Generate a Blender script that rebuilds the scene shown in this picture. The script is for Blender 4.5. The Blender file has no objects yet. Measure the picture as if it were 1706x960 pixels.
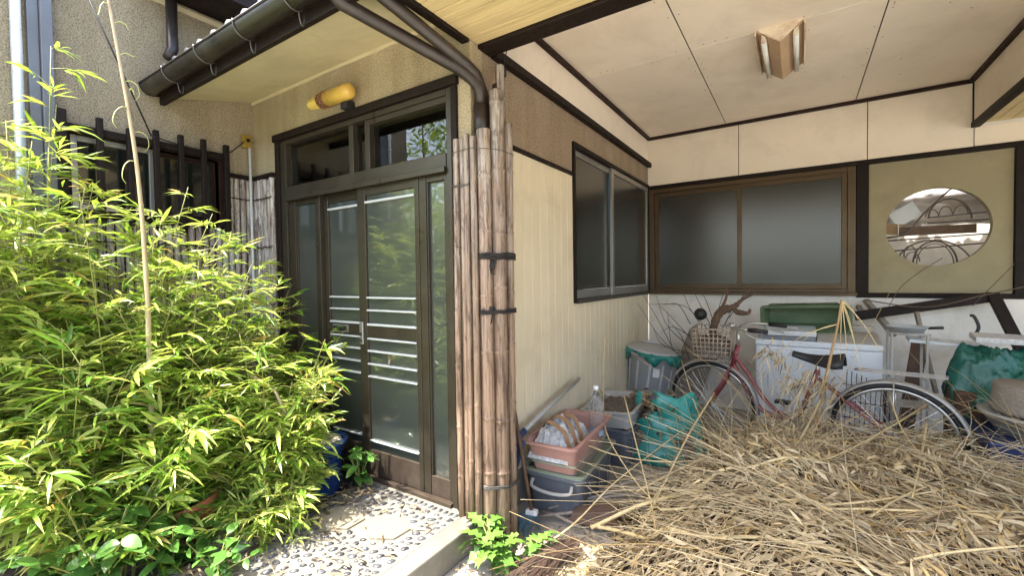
import bpy, math, random
import numpy as np
from mathutils import Vector, Matrix, noise as mnoise
random.seed(7)
RNG = np.random.default_rng(11)
scene = bpy.context.scene
COL = scene.collection
pi = math.pi
R = math.radians

# ------------------------------------------------------------------ camera
FPX, YAW, PITCH, ROLL, CAMH = 735.0, 33.0, -1.4, 0.0144, 1.37
_a, _p = R(YAW), R(PITCH)
_d0 = Vector((-math.sin(_a), math.cos(_a), 0)); _r0 = Vector((math.cos(_a), math.sin(_a), 0)); _z = Vector((0, 0, 1))
CF = _d0*math.cos(_p) + _z*math.sin(_p); _u0 = -_d0*math.sin(_p) + _z*math.cos(_p)
CR = _r0*math.cos(ROLL) - _u0*math.sin(ROLL); CU = _r0*math.sin(ROLL) + _u0*math.cos(ROLL)
CP = Vector((0, 0, CAMH))
cam_data = bpy.data.cameras.new('camera'); cam = bpy.data.objects.new('camera', cam_data); COL.objects.link(cam)
cam_data.sensor_width = 36; cam_data.lens = FPX/1706*36; cam_data.clip_start = 0.02; cam_data.clip_end = 2000
m = Matrix((CR, CU, -CF)).transposed().to_4x4(); m.translation = CP
cam.matrix_world = m
scene.camera = cam

# ------------------------------------------------------------------ light
SUN = Vector((-0.25, -0.34, 1.0)).normalized()
world = bpy.data.worlds.new('World'); scene.world = world; world.use_nodes = True
wn = world.node_tree
sky = wn.nodes.new('ShaderNodeTexSky'); sky.sky_type = 'NISHITA'; sky.sun_disc = False
sky.sun_elevation = math.asin(SUN.z); sky.sun_rotation = math.atan2(SUN.x, SUN.y)
sky.air_density = 1.0; sky.dust_density = 4.0; sky.ozone_density = 1.0
wn.nodes['Background'].inputs[1].default_value = 0.15
wn.links.new(sky.outputs[0], wn.nodes['Background'].inputs[0])
sl = bpy.data.lights.new('sun', 'SUN'); sl.energy = 2.65; sl.angle = R(0.55); sl.color = (1, 0.95, 0.86)
so = bpy.data.objects.new('sun', sl); COL.objects.link(so)
so.rotation_euler = SUN.to_track_quat('Z', 'Y').to_euler(); so.location = (-3, -6, 14)
vs = scene.view_settings
vs.view_transform = 'Standard'; vs.look = 'None'; vs.gamma = 1; vs.use_curve_mapping = False; vs.exposure = 2.62
scene.render.engine = 'CYCLES'
scene.cycles.max_bounces = 10; scene.cycles.diffuse_bounces = 6; scene.cycles.transparent_max_bounces = 16
scene.cycles.sample_clamp_indirect = 6

# ------------------------------------------------------------------ helpers
def at(x, y, ax, v):
    """photo pixel -> point on the plane axis=v (used to place things at their measured depth)"""
    d = CF + CR*((x-853)/FPX) + CU*((480-y)/FPX)
    return CP + d*((v-CP[ax])/d[ax])

def tag(o, label=None, cat=None, group=None, kind=None):
    if label: o['label'] = label
    if cat: o['category'] = cat
    if group: o['group'] = group
    if kind: o['kind'] = kind
    return o

def empty(name, loc=(0, 0, 0), parent=None):
    o = bpy.data.objects.new(name, None); COL.objects.link(o); o.location = loc
    o.empty_display_size = 0.1
    if parent: o.parent = parent
    return o

class MB:
    def __init__(s): s.v = []; s.f = []; s.tint = None
    def add(s, vs, fs):
        b = len(s.v); s.v += [tuple(p) for p in vs]; s.f += [tuple(b+i for i in f) for f in fs]; return s
    def box(s, x0, x1, y0, y1, z0, z1):
        v = [(x0,y0,z0),(x1,y0,z0),(x1,y1,z0),(x0,y1,z0),(x0,y0,z1),(x1,y0,z1),(x1,y1,z1),(x0,y1,z1)]
        return s.add(v, [(0,3,2,1),(4,5,6,7),(0,1,5,4),(1,2,6,5),(2,3,7,6),(3,0,4,7)])
    def obox(s, c, ax, ay, az):
        c = Vector(c); ax = Vector(ax); ay = Vector(ay); az = Vector(az)
        v = [c+ax*i+ay*j+az*k for k in (-1,1) for i,j in ((-1,-1),(1,-1),(1,1),(-1,1))]
        return s.add(v, [(0,3,2,1),(4,5,6,7),(0,1,5,4),(1,2,6,5),(2,3,7,6),(3,0,4,7)])
    def bar(s, a, b, w, h, up=(0,0,1)):
        a = Vector(a); b = Vector(b); d = (b-a); L = d.length; d.normalize()
        u = Vector(up); sd = d.cross(u)
        if sd.length < 1e-4: sd = d.cross(Vector((1,0,0)))
        sd.normalize(); u = sd.cross(d)
        return s.obox((a+b)/2, d*(L/2), sd*(w/2), u*(h/2))
    def tube(s, pts, r, n=8, cap=True, squash=None):
        pts = [Vector(p) for p in pts]; k = len(pts)
        rs = [r]*k if isinstance(r, (int, float)) else list(r)
        rings = []; ref = None
        for i, p in enumerate(pts):
            t = (pts[min(i+1,k-1)]-pts[max(i-1,0)])
            if t.length < 1e-9: t = Vector((0,0,1))
            t.normalize()
            if ref is None:
                ref = Vector((0,0,1)) if abs(t.z) < .9 else Vector((1,0,0))
            a = ref - t*ref.dot(t)
            if a.length < 1e-5: a = t.orthogonal()
            a.normalize(); b = t.cross(a); ref = a
            rings.append([p + a*(math.cos(2*pi*j/n)*rs[i]*(squash or 1)) + b*(math.sin(2*pi*j/n)*rs[i]) for j in range(n)])
        vs = [q for rg in rings for q in rg]; fs = []
        for i in range(k-1):
            for j in range(n):
                fs.append((i*n+j, i*n+(j+1)%n, (i+1)*n+(j+1)%n, (i+1)*n+j))
        if cap:
            fs.append(tuple(reversed(range(n)))); fs.append(tuple((k-1)*n+j for j in range(n)))
        return s.add(vs, fs)
    def lathe(s, prof, n=32, loc=(0,0,0), mtx=None, a0=0, a1=2*pi):
        loc = Vector(loc); full = abs(a1-a0-2*pi) < 1e-6
        cols = n if full else n+1; vs = []; fs = []
        for r_, z_ in prof:
            for j in range(cols):
                an = a0+(a1-a0)*j/n
                p = Vector((r_*math.cos(an), r_*math.sin(an), z_))
                if mtx: p = mtx @ p
                vs.append(p+loc)
        for i in range(len(prof)-1):
            for j in range(n):
                j2 = (j+1) % cols
                fs.append((i*cols+j, i*cols+j2, (i+1)*cols+j2, (i+1)*cols+j))
        return s.add(vs, fs)
    def torus(s, c, ax, r, r2, n=36, m2=8, a0=0, a1=2*pi):
        ax = Vector(ax).normalized(); u = ax.orthogonal().normalized()
        if abs(ax.z) < .5: u = Vector((0,0,1)); u = (u-ax*u.dot(ax)).normalized()
        w = ax.cross(u); c = Vector(c); full = abs(a1-a0-2*pi) < 1e-6
        pts = [c+u*(r*math.cos(a0+(a1-a0)*i/n))+w*(r*math.sin(a0+(a1-a0)*i/n)) for i in range(n if full else n+1)]
        k = len(pts); vs = []; fs = []
        for i, p in enumerate(pts):
            d = (p-c).normalized()
            for j in range(m2): vs.append(p+d*(r2*math.cos(2*pi*j/m2))+ax*(r2*math.sin(2*pi*j/m2)))
        for i in range(k if full else k-1):
            for j in range(m2):
                fs.append((i*m2+j, ((i+1)%k)*m2+j, ((i+1)%k)*m2+(j+1)%m2, i*m2+(j+1)%m2))
        return s.add(vs, fs)
    def build(s, name, mat, parent=None, smooth=False, bevel=0, solid=0, origin=None, seg=2, angle=40):
        me = bpy.data.meshes.new(name)
        v = s.v
        if origin is not None:
            ox, oy, oz = origin; v = [(a-ox, b-oy, c-oz) for a, b, c in v]
        me.from_pydata(v, [], s.f); me.update()
        if mat: me.materials.append(mat)
        if smooth: me.shade_smooth()
        o = bpy.data.objects.new(name, me); COL.objects.link(o)
        if origin is not None: o.location = origin
        if parent: o.parent = parent
        if solid:
            md = o.modifiers.new('solid', 'SOLIDIFY'); md.thickness = solid; md.offset = 0
        if bevel:
            md = o.modifiers.new('bevel', 'BEVEL'); md.width = bevel; md.segments = seg; md.limit_method = 'ANGLE'; md.angle_limit = R(angle)
        return o

def boxo(name, mat, parent, x0, x1, y0, y1, z0, z1, bevel=0.002):
    return MB().box(x0, x1, y0, y1, z0, z1).build(name, mat, parent, bevel=bevel)

def np_mesh(name, V, F, mat, parent=None, tint=None, smooth=False, nper=None):
    """V (N,3) array; F (M,k) array of tris or quads"""
    me = bpy.data.meshes.new(name)
    V = np.asarray(V, np.float32); F = np.asarray(F, np.int32); k = F.shape[1]
    me.vertices.add(len(V)); me.vertices.foreach_set('co', V.ravel())
    me.loops.add(F.size); me.loops.foreach_set('vertex_index', F.ravel())
    me.polygons.add(len(F)); me.polygons.foreach_set('loop_start', np.arange(0, F.size, k, dtype=np.int32))
    me.update(calc_edges=True); me.validate()
    if tint is not None:
        a = me.attributes.new('tint', 'FLOAT', 'POINT'); a.data.foreach_set('value', np.asarray(tint, np.float32))
    if smooth: me.shade_smooth()
    if mat: me.materials.append(mat)
    o = bpy.data.objects.new(name, me); COL.objects.link(o)
    if parent: o.parent = parent
    return o

def nrm(a): return a/np.maximum(np.linalg.norm(a, axis=-1, keepdims=True), 1e-9)

def leaves(base, d, n, L, W, droop, fold=0.25, tvals=(.3, .68), wv=(1.0, .72)):
    """vectorised lanceolate leaves: returns V, F(tris)"""
    N = len(base); d = nrm(d); s = nrm(np.cross(d, n)); n = nrm(np.cross(s, d))
    L = L[:, None]; W = W[:, None]/2; droop = droop[:, None]; dn = np.array([[0, 0, -1.0]])
    def mid(t): return base + d*L*t + dn*droop*L*t*t
    p0 = base; p1 = mid(tvals[0]); p2 = mid(tvals[1]); p3 = mid(1.0)
    up = n*W*fold
    V = np.stack([p0, p1-s*W*wv[0]+up, p1, p1+s*W*wv[0]+up, p2-s*W*wv[1]+up, p2, p2+s*W*wv[1]+up, p3], 1).reshape(-1, 3)
    T = np.array([(0,2,1),(0,3,2),(1,2,5),(1,5,4),(2,3,6),(2,6,5),(4,5,7),(5,6,7)])
    F = (np.arange(N)[:, None, None]*8 + T[None]).reshape(-1, 3)
    return V, F

# ------------------------------------------------------------------ materials
def nodes(name):
    mt = bpy.data.materials.new(name); mt.use_nodes = True; nt = mt.node_tree
    return mt, nt, nt.nodes['Principled BSDF']
def nd(nt, t, **kw):
    n_ = nt.nodes.new(t)
    for k, v in kw.items():
        if isinstance(k, str) and hasattr(n_, k): setattr(n_, k, v)
    return n_
def coords(nt, scale=(1,1,1), kind='Object'):
    tc = nt.nodes.new('ShaderNodeTexCoord'); mp = nt.nodes.new('ShaderNodeMapping'); mp.inputs['Scale'].default_value = scale
    nt.links.new(tc.outputs[kind], mp.inputs[0]); return mp.outputs[0]
def noise_(nt, co, scale, detail=4, rough=.55, dist=0):
    n_ = nt.nodes.new('ShaderNodeTexNoise'); n_.inputs['Scale'].default_value = scale; n_.inputs['Detail'].default_value = detail
    n_.inputs['Roughness'].default_value = rough; n_.inputs['Distortion'].default_value = dist
    nt.links.new(co, n_.inputs['Vector']); return n_.outputs['Fac']
def ramp(nt, fac, stops):
    r_ = nt.nodes.new('ShaderNodeValToRGB'); e = r_.color_ramp.elements
    while len(e) < len(stops): e.new(.5)
    for i, (p, c) in enumerate(stops):
        e[i].position = p; e[i].color = (c[0], c[1], c[2], 1) if hasattr(c, '__len__') else (c, c, c, 1)
    nt.links.new(fac, r_.inputs[0]); return r_.outputs[0]
def mix(nt, a, b, fac, mode='MIX'):
    m_ = nt.nodes.new('ShaderNodeMix'); m_.data_type = 'RGBA'; m_.blend_type = mode
    for s_, x in ((m_.inputs[6], a), (m_.inputs[7], b), (m_.inputs[0], fac)):
        if isinstance(x, (int, float)): s_.default_value = x
        elif hasattr(x, '__len__'): s_.default_value = (x[0], x[1], x[2], 1)
        else: nt.links.new(x, s_)
    return m_.outputs[2]
def bump_(nt, b, h, strength, dist):
    n_ = nt.nodes.new('ShaderNodeBump'); n_.inputs['Strength'].default_value = strength; n_.inputs['Distance'].default_value = dist
    nt.links.new(h, n_.inputs['Height']); nt.links.new(n_.outputs[0], b.inputs['Normal'])

def M(name, col, rough=.6, metal=0.0, var=.12, vscale=6, scale=(1,1,1), bump=0, bscale=200, bdist=.002, spec=.5, dirt=None, dscale=3, damt=.5, rand=0, rvar=.1, dpos=(.5,.72)):
    mt, nt, b = nodes(name)
    co = coords(nt, scale)
    c1 = tuple(x*(1-var) for x in col); c2 = tuple(min(1, x*(1+var)) for x in col)
    c = ramp(nt, noise_(nt, co, vscale, 6, .65), [(.3, c1), (.7, c2)])
    if dirt:
        f = ramp(nt, noise_(nt, co, dscale, 8, .7, .4), [(dpos[0], 0), (dpos[1], damt)])
        c = mix(nt, c, dirt, f)
    if rand:
        oi = nt.nodes.new('ShaderNodeObjectInfo')
        rr = ramp(nt, oi.outputs['Random'], [(0, 1-rand), (1, 1+rand)])
        c = mix(nt, c, rr, 1.0, 'MULTIPLY')
    nt.links.new(c, b.inputs['Base Color'])
    b.inputs['Metallic'].default_value = metal; b.inputs['Specular IOR Level'].default_value = spec
    rf = ramp(nt, noise_(nt, co, vscale*2.3, 4), [(.3, max(0, rough-rvar)), (.7, min(1, rough+rvar))])
    nt.links.new(rf, b.inputs['Roughness'])
    if bump: bump_(nt, b, noise_(nt, co, bscale, 5, .6), bump, bdist)
    return mt

def stucco(name, a, b_, dark):
    mt, nt, b = nodes(name); co = coords(nt)
    n1 = noise_(nt, co, 150, 3, .6); big = noise_(nt, co, 1.6, 6, .65)
    c = ramp(nt, n1, [(.36, dark), (.47, a), (.62, b_)])
    c = mix(nt, c, ramp(nt, big, [(.3, (.78,.76,.73)), (.65, (1,1,1))]), 1.0, 'MULTIPLY')
    st = noise_(nt, coords(nt, (7, 7, .5)), 1.0, 5, .6)
    c = mix(nt, c, ramp(nt, st, [(.35, (.8,.78,.74)), (.6, (1,1,1))]), .7, 'MULTIPLY')
    nt.links.new(c, b.inputs['Base Color']); b.inputs['Roughness'].default_value = .92; b.inputs['Specular IOR Level'].default_value = .2
    bump_(nt, b, n1, 1.0, .006)
    return mt

def bamboo_mat(name, pale, tan, brown, zpale=None):
    """weathered cane: lengthwise streaks, brown stains, bleached towards the top where rain and sun reach"""
    mt, nt, b = nodes(name)
    oi = nt.nodes.new('ShaderNodeObjectInfo')
    tc = nt.nodes.new('ShaderNodeTexCoord'); off = nt.nodes.new('ShaderNodeVectorMath'); off.operation = 'ADD'
    sc_ = nt.nodes.new('ShaderNodeVectorMath'); sc_.operation = 'SCALE'; sc_.inputs[0].default_value = (3.1, 1.7, 9.3)
    nt.links.new(oi.outputs['Random'], sc_.inputs['Scale']); nt.links.new(tc.outputs['Object'], off.inputs[0]); nt.links.new(sc_.outputs[0], off.inputs[1])
    def mp(s):
        q = nt.nodes.new('ShaderNodeMapping'); q.inputs['Scale'].default_value = s; nt.links.new(off.outputs[0], q.inputs[0]); return q.outputs[0]
    streak = noise_(nt, mp((90, 90, 4)), 1, 6, .7); blot = noise_(nt, mp((9, 9, 2.2)), 1, 6, .7, .3); fine = noise_(nt, mp((200, 200, 14)), 1, 3, .6)
    c = mix(nt, pale, tan, ramp(nt, blot, [(.38, 0), (.62, 1)]))
    if zpale:
        sx = nt.nodes.new('ShaderNodeSeparateXYZ'); nt.links.new(tc.outputs['Object'], sx.inputs[0])
        mr = nt.nodes.new('ShaderNodeMapRange'); mr.inputs[1].default_value = zpale[0]; mr.inputs[2].default_value = zpale[1]
        nt.links.new(sx.outputs[2], mr.inputs[0])
        c = mix(nt, tan, c, mr.outputs[0])
    c = mix(nt, c, brown, ramp(nt, streak, [(.46, 0), (.66, .92)]))
    c = mix(nt, c, brown, ramp(nt, noise_(nt, mp((22, 22, 5)), 1, 7, .75, .6), [(.50, 0), (.62, .85)]))
    c = mix(nt, c, tuple(x*.25 for x in brown), ramp(nt, fine, [(.62, 0), (.74, .8)]))
    rr = ramp(nt, oi.outputs['Random'], [(0, .8), (1, 1.12)])
    c = mix(nt, c, rr, 1.0, 'MULTIPLY')
    nt.links.new(c, b.inputs['Base Color']); b.inputs['Roughness'].default_value = .62
    bump_(nt, b, streak, .5, .002)
    return mt

def leaf_mat(name, stops, trans=.35, rough=.4, tcol=(.35,.5,.04), spec=.5):
    mt, nt, b = nodes(name)
    at_ = nt.nodes.new('ShaderNodeAttribute'); at_.attribute_name = 'tint'
    c = ramp(nt, at_.outputs['Fac'], stops)
    nt.links.new(c, b.inputs['Base Color']); b.inputs['Roughness'].default_value = rough; b.inputs['Specular IOR Level'].default_value = spec
    if trans:
        tr = nt.nodes.new('ShaderNodeBsdfTranslucent'); mx = nt.nodes.new('ShaderNodeMixShader'); mx.inputs[0].default_value = trans
        cc = mix(nt, c, tcol, .5)
        nt.links.new(cc, tr.inputs[0]); nt.links.new(b.outputs[0], mx.inputs[1]); nt.links.new(tr.outputs[0], mx.inputs[2])
        nt.links.new(mx.outputs[0], nt.nodes['Material Output'].inputs[0])
    return mt

def glass_mat(name, col, trans, rough, coat=.0, cr=.04, bump=0, bscale=120, ior=1.5, bdist=.001):
    mt, nt, b = nodes(name)
    co = coords(nt)
    smu = ramp(nt, noise_(nt, co, 5, 6, .65), [(.3, tuple(x*.9 for x in col)), (.75, col)])
    nt.links.new(smu, b.inputs['Base Color'])
    b.inputs['Transmission Weight'].default_value = trans; b.inputs['IOR'].default_value = ior
    rf = ramp(nt, noise_(nt, co, 9, 5, .6), [(.3, max(0, rough*.94)), (.7, rough*1.06)]); nt.links.new(rf, b.inputs['Roughness'])
    b.inputs['Coat Weight'].default_value = coat; b.inputs['Coat IOR'].default_value = 1.95; b.inputs['Coat Roughness'].default_value = cr
    if bump: bump_(nt, b, noise_(nt, co, bscale, 2, .5), bump, bdist)
    return mt

mSt = stucco('stucco_cream', (.44,.37,.24), (.58,.50,.345), (.29,.235,.145))
mStG = stucco('stucco_grey_beige', (.33,.28,.195), (.44,.375,.265), (.20,.165,.11))
mStB = stucco('stucco_brown', (.36,.28,.195), (.47,.37,.265), (.22,.165,.11))
mSof = M('soffit_board_cream', (.60,.52,.34), .7, var=.08, vscale=3, dirt=(.42,.35,.22), dscale=2.2, damt=.5)
mBrd = M('soffit_plank_yellow', (.62,.49,.25), .55, var=.16, vscale=5, scale=(.6,12,12), dirt=(.34,.24,.10), dscale=2, damt=.55, rand=.07)
mCeil = M('ceiling_board_pinkish', (.83,.735,.605), .75, var=.05, vscale=2, dirt=(.60,.49,.36), dscale=1.6, damt=.5, rand=.03)
mBand = M('band_board_cream', (.80,.71,.58), .72, var=.05, vscale=2.5, dirt=(.50,.42,.32), dscale=2, damt=.4, rand=.03)
mSid = M('siding_cream_metal', (.70,.61,.44), .42, var=.05, vscale=2, dirt=(.52,.44,.31), dscale=2.5, damt=.5, rand=.02, bump=.08, bscale=60)
mWht = M('plaster_white', (.78,.75,.69), .8, var=.06, vscale=2.2, dirt=(.40,.36,.28), dscale=2.5, damt=.55)
mOlv = M('plaster_olive', (.30,.265,.165), .85, var=.09, vscale=2.6, dirt=(.20,.17,.105), dscale=2.4, damt=.6, bump=.15, bscale=300)
mDk = M('timber_dark_brown', (.012,.007,.005), .6, spec=.22, var=.35, vscale=6, scale=(4,4,4), bump=.1, bscale=90)
mRed = M('timber_red_brown', (.024,.010,.007), .6, spec=.22, var=.3, vscale=8)
mBrz = M('aluminium_bronze', (.058,.048,.033), .36, metal=.5, var=.10, vscale=3, dirt=(.10,.085,.06), dscale=7, damt=.3)
mBrzR = M('aluminium_bronze_bottom', (.075,.055,.040), .42, metal=.4, var=.18, vscale=4, dirt=(.16,.13,.10), dscale=6, damt=.45)
mGold = M('aluminium_gold_brown', (.088,.058,.030), .40, metal=.45, var=.06, vscale=2, dirt=(.05,.034,.02), dscale=5, damt=.4)
mSil = M('aluminium_silver', (.36,.355,.33), .36, metal=.75, var=.1, vscale=5, dirt=(.36,.34,.3), dscale=9, damt=.4)
mSilW = M('aluminium_pale_bar', (.52,.545,.545), .40, metal=.2, var=.05, vscale=3, dirt=(.5,.5,.47), dscale=14, damt=.25)
mPipe = M('downpipe_brown', (.024,.017,.015), .38, var=.2, vscale=5, dirt=(.07,.055,.045), dscale=6, damt=.5)
mGut = M('gutter_brown', (.018,.014,.011), .36, var=.25, vscale=5, dirt=(.07,.058,.04), dscale=3, damt=.6)
mWire = M('wire_steel', (.13,.125,.115), .45, metal=.7)
mBlk = M('rubber_black', (.012,.012,.012), .55, var=.2)
mGlD = glass_mat('frosted_door_glass', (.085,.098,.085), .45, .30, coat=1.0)
mGlF = glass_mat('frosted_window_glass', (.028,.027,.021), .40, .24, coat=.40, cr=.22, bump=.25, bscale=140)
mGlC = glass_mat('clear_glass', (.9,.92,.9), 1.0, .015)
mGlS = glass_mat('dark_window_glass', (.02,.022,.016), .35, .16, coat=.6)
mRoom = M('interior_plaster', (.16,.13,.10), .9, var=.1)
mCurt = M('curtain_cloth', (.36,.32,.25), .9, var=.12, scale=(8,8,1))
mConc = M('concrete_ground', (.36,.335,.285), .9, var=.14, vscale=3, dirt=(.20,.17,.13), dscale=2.2, damt=.6, bump=.3, bscale=140, bdist=.003)
mPlat = M('washed_mortar', (.205,.186,.148), .9, var=.12, vscale=12, dirt=(.10,.08,.055), dscale=3.2, damt=.6, bump=.5, bscale=170, bdist=.003)
mKerb = M('kerb_concrete', (.185,.17,.137), .9, var=.1, vscale=10, dirt=(.10,.085,.06), dscale=4, damt=.6, bump=.4, bscale=200)
mPeb = M('pebble_slate', (.055,.058,.066), .38, var=.3, vscale=30, rand=.45, bump=.1, bscale=120)
mStone = M('granite_slab', (.20,.178,.13), .85, var=.25, vscale=160, bump=.3, bscale=200)
mRock = M('rock_grey', (.20,.185,.15), .9, var=.35, vscale=9, bump=.6, bscale=30, bdist=.01, dirt=(.10,.11,.05), damt=.6)
mSoil = M('soil', (.075,.055,.038), .95, var=.4, vscale=14, bump=.9, bscale=40, bdist=.02)
mBam = bamboo_mat('bamboo_pole_weathered', (.46,.43,.385), (.29,.195,.125), (.072,.038,.024), zpale=(.9,2.3))
mBamS = bamboo_mat('bamboo_cladding_weathered', (.64,.61,.57), (.42,.34,.28), (.085,.042,.028))
mRope = M('palm_rope_black', (.018,.015,.013), .9, var=.4, vscale=60, bump=.8, bscale=300)

# ================================================================== SETTING
def sheet(name, x0, x1, y0, y1, z, mat, nx=2, ny=2, amp=0, f=1):
    vs = []; fs = []
    for j in range(ny+1):
        for i in range(nx+1):
            x = x0+(x1-x0)*i/nx; y = y0+(y1-y0)*j/ny
            vs.append((x, y, z+(amp*mnoise.noise(Vector((x*f, y*f, 3.3))) if amp else 0)))
    for j in range(ny):
        for i in range(nx):
            a = j*(nx+1)+i; fs.append((a, a+1, a+nx+2, a+nx+1))
    return MB().add(vs, fs).build(name, mat, smooth=True)
tag(sheet('ground', -70, 70, -80, 60, -.004, mConc, 4, 4), kind='structure')
tag(sheet('garden_bed', -3.52, -2.20, -1.2, 1.785, .07, mSoil, 50, 110, .06, 5), kind='structure')

# entrance platform set with pebbles
PX0, PX1, PY0, PY1, PZ = -2.22, -1.365, .70, 1.775, .13
plat = MB().box(PX0, PX1-.10, PY0, PY1, 0, PZ).build('entrance_step', mPlat, bevel=.004); tag(plat, kind='structure')
boxo('kerb_edge', mKerb, plat, PX1-.0985, PX1, PY0, PY1+.05, 0, PZ+.003, .008)
boxo('kerb_edge', mKerb, plat, PX0, PX1-.10, PY1+.0015, PY1+.05, 0, PZ+.002, .004)
def blob(rx, ry, rz, seed, n=10, m_=5, jag=.18):
    b = MB(); vs = []; fs = []; rr = random.Random(seed)
    ph = rr.random()*50
    for i in range(m_+1):
        th = pi*i/m_
        for j in range(n):
            a = 2*pi*j/n; d = Vector((math.sin(th)*math.cos(a), math.sin(th)*math.sin(a), math.cos(th)))
            k = 1+jag*mnoise.noise(d*1.4+Vector((ph, ph*.7, 1)))*1.6
            vs.append((d.x*rx*k, d.y*ry*k, d.z*rz*k))
    for i in range(m_):
        for j in range(n): fs.append((i*n+j, (i+1)*n+j, (i+1)*n+(j+1)%n, i*n+(j+1)%n))
    return b.add(vs, fs)
peb_meshes = []
for k in range(7):
    o = blob(1, .62, .42, k, 9, 5, .28).build('pebble', mPeb, plat, smooth=True); peb_meshes.append(o.data)
    bpy.data.objects.remove(o)
hexes = [(-1.985, 1.40, .135), (-1.715, 1.465, .135)]
placed = []
def put_pebble(x, y, L, ang):
    o = bpy.data.objects.new('pebble', random.choice(peb_meshes)); COL.objects.link(o); o.parent = plat
    o.location = (x, y, PZ+.001); o.scale = (L, L*random.uniform(.8, 1.15), L*random.uniform(.6, .9)); o.rotation_euler = (random.uniform(-.12,.12), random.uniform(-.12,.12), ang)
    placed.append((x, y, L))
x = PX0+.05
while x < PX1-.12:                       # the tight row of dark pebbles along the door sill
    put_pebble(x, PY1-.045, random.uniform(.017, .021), pi/2+random.uniform(-.4, .4)); x += random.uniform(.034, .042)
tries = 0
while len(placed) < 292 and tries < 30000:
    tries += 1
    x = random.uniform(PX0+.03, PX1-.125); y = random.uniform(PY0+.25, PY1-.085); L = random.uniform(.013, .027)
    if any((x-hx)**2+((y-hy)*1.25)**2 < (hr+.004+L)**2 for hx, hy, hr in hexes): continue
    if any((x-a)**2+(y-b)**2 < ((L+c)*.92+.006)**2 for a, b, c in placed): continue
    put_pebble(x, y, L, random.gauss(.7, .5))
for hx, hy, hr in hexes:
    b = MB(); ring = [(hx+hr*.98*math.cos(a+.5+random.uniform(-.1,.1)), hy+hr*.8*math.sin(a+.5+random.uniform(-.1,.1))) for a in [2*pi*i/6 for i in range(6)]]
    b.add([(a, c, PZ-.02) for a, c in ring]+[(a, c, PZ+.010) for a, c in ring], [tuple(reversed(range(6))), tuple(range(6, 12))]+[(i, (i+1)%6, 6+(i+1)%6, 6+i) for i in range(6)])
    b.build('stepping_stone', mStone, plat, bevel=.004)

# ================================================================== HOUSE
house = empty('house'); tag(house, 'old house with cream stucco, vertical siding and a boarded carport roof', 'house')
YF, XL, XS, YB = 1.794, -3.508, -1.40, 4.95
ZC = 2.88
YE = .45      # front edge of the carport roof
# --- stucco walls
b = MB(); b.box(XL, -3.165, YF, YF+.10, 0, 2.42); b.box(-1.502, XS, YF, YF+.10, 0, 2.42); b.box(XL, XS, YF, YF+.10, 2.422, 3.1)
b.build('facade_wall', mSt, house)
b = MB(); wy0, wy1, wz0, wz1 = .765, 1.535, 1.80, 2.235
b.box(XL-.10, XL, .28, wy0, 0, 3.25); b.box(XL-.10, XL, wy1, YF+.1, 0, 3.25); b.box(XL-.10, XL, wy0, wy1, 0, wz0); b.box(XL-.10, XL, wy0, wy1, wz1, 3.25)
b.build('left_wall', mStG, house)
SY0, SY1, SZ0, SZ1 = 3.02, 4.925, 1.195, 2.345
b = MB(); b.box(XS-.10, XS-.001, YF+.102, SY0, 2.118, 2.60); b.box(XS-.10, XS-.001, SY0, YB, SZ1, 2.60)
b.build('carport_side_wall', mStB, house)
# --- vertical siding boards under it
sid = boxo('siding', mSid, house, XS-.10, XS-.016, YF+.102, YB-.002, .20, 1.19, 0)
b = MB().box(XS-.10, XS-.016, YF+.102, SY0-.02, 1.192, 2.112); b.build('siding_backing', mSid, sid)
bw = .1005; tall = None; short = None
y = YF+.104; k = 0
while y < YB-.01:
    y1 = min(y+bw-.0045, YB-.004)
    tallb = y1 < SY0+.02
    z1 = 2.112 if tallb else 1.165
    b = MB(); x0, x1 = XS-.0155, XS
    # two shallow ribs on each board
    b.box(x0, x1, y, y1, .22, z1)
    b.build('board', mSid, sid, bevel=.003); y += bw; k += 1
boxo('siding_cap_trim', mDk, house, XS-.02, XS+.014, YF+.104, SY0-.022, 2.113, 2.137, .002)
boxo('foundation', mKerb, house, XS-.10, XS-.006, YF+.104, YB, 0, .218, .003)
# --- back wall
b = MB(); b.box(XS, 4.2, YB, YB+.10, 0, 1.165); b.box(XS, 4.2, YB+.004, YB+.10, 2.345, 2.90)
b.build('back_wall', mWht, house)
b = MB(); b.box(1.50, 4.2, YB+.01, YB+.10, 1.19, 2.345); b.build('back_wall_boards', mDk, house)
cx, cz, cr = .955, 1.735, .322
rx0, rx1, rz0, rz1 = .518, 1.388, 1.19, 2.31
b = MB(); n = 96; ring = []; outer = []
for i in range(n):
    a = 2*pi*i/n; c_, s_ = math.cos(a), math.sin(a)
    ring.append((cx+cr*c_, cz+cr*s_))
    t = min(((rx1-cx) if c_ > 0 else (rx0-cx))/c_ if abs(c_) > 1e-6 else 9, ((rz1-cz) if s_ > 0 else (rz0-cz))/s_ if abs(s_) > 1e-6 else 9)
    outer.append((cx+t*c_, cz+t*s_))
for cnr in ((rx0,rz0),(rx1,rz0),(rx1,rz1),(rx0,rz1)):
    j = min(range(n), key=lambda q: (outer[q][0]-cnr[0])**2+(outer[q][1]-cnr[1])**2); outer[j] = cnr
for yy in (YB+.012, YB+.075):
    b.v += [(p, yy, q) for p, q in ring]+[(p, yy, q) for p, q in outer]
for i in range(n):
    j = (i+1) % n
    b.f += [(i, j, n+j, n+i), (2*n+i, 3*n+i, 3*n+j, 2*n+j), (i, 2*n+i, 2*n+j, j)]
b.build('round_opening_wall', mOlv, house)
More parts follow.
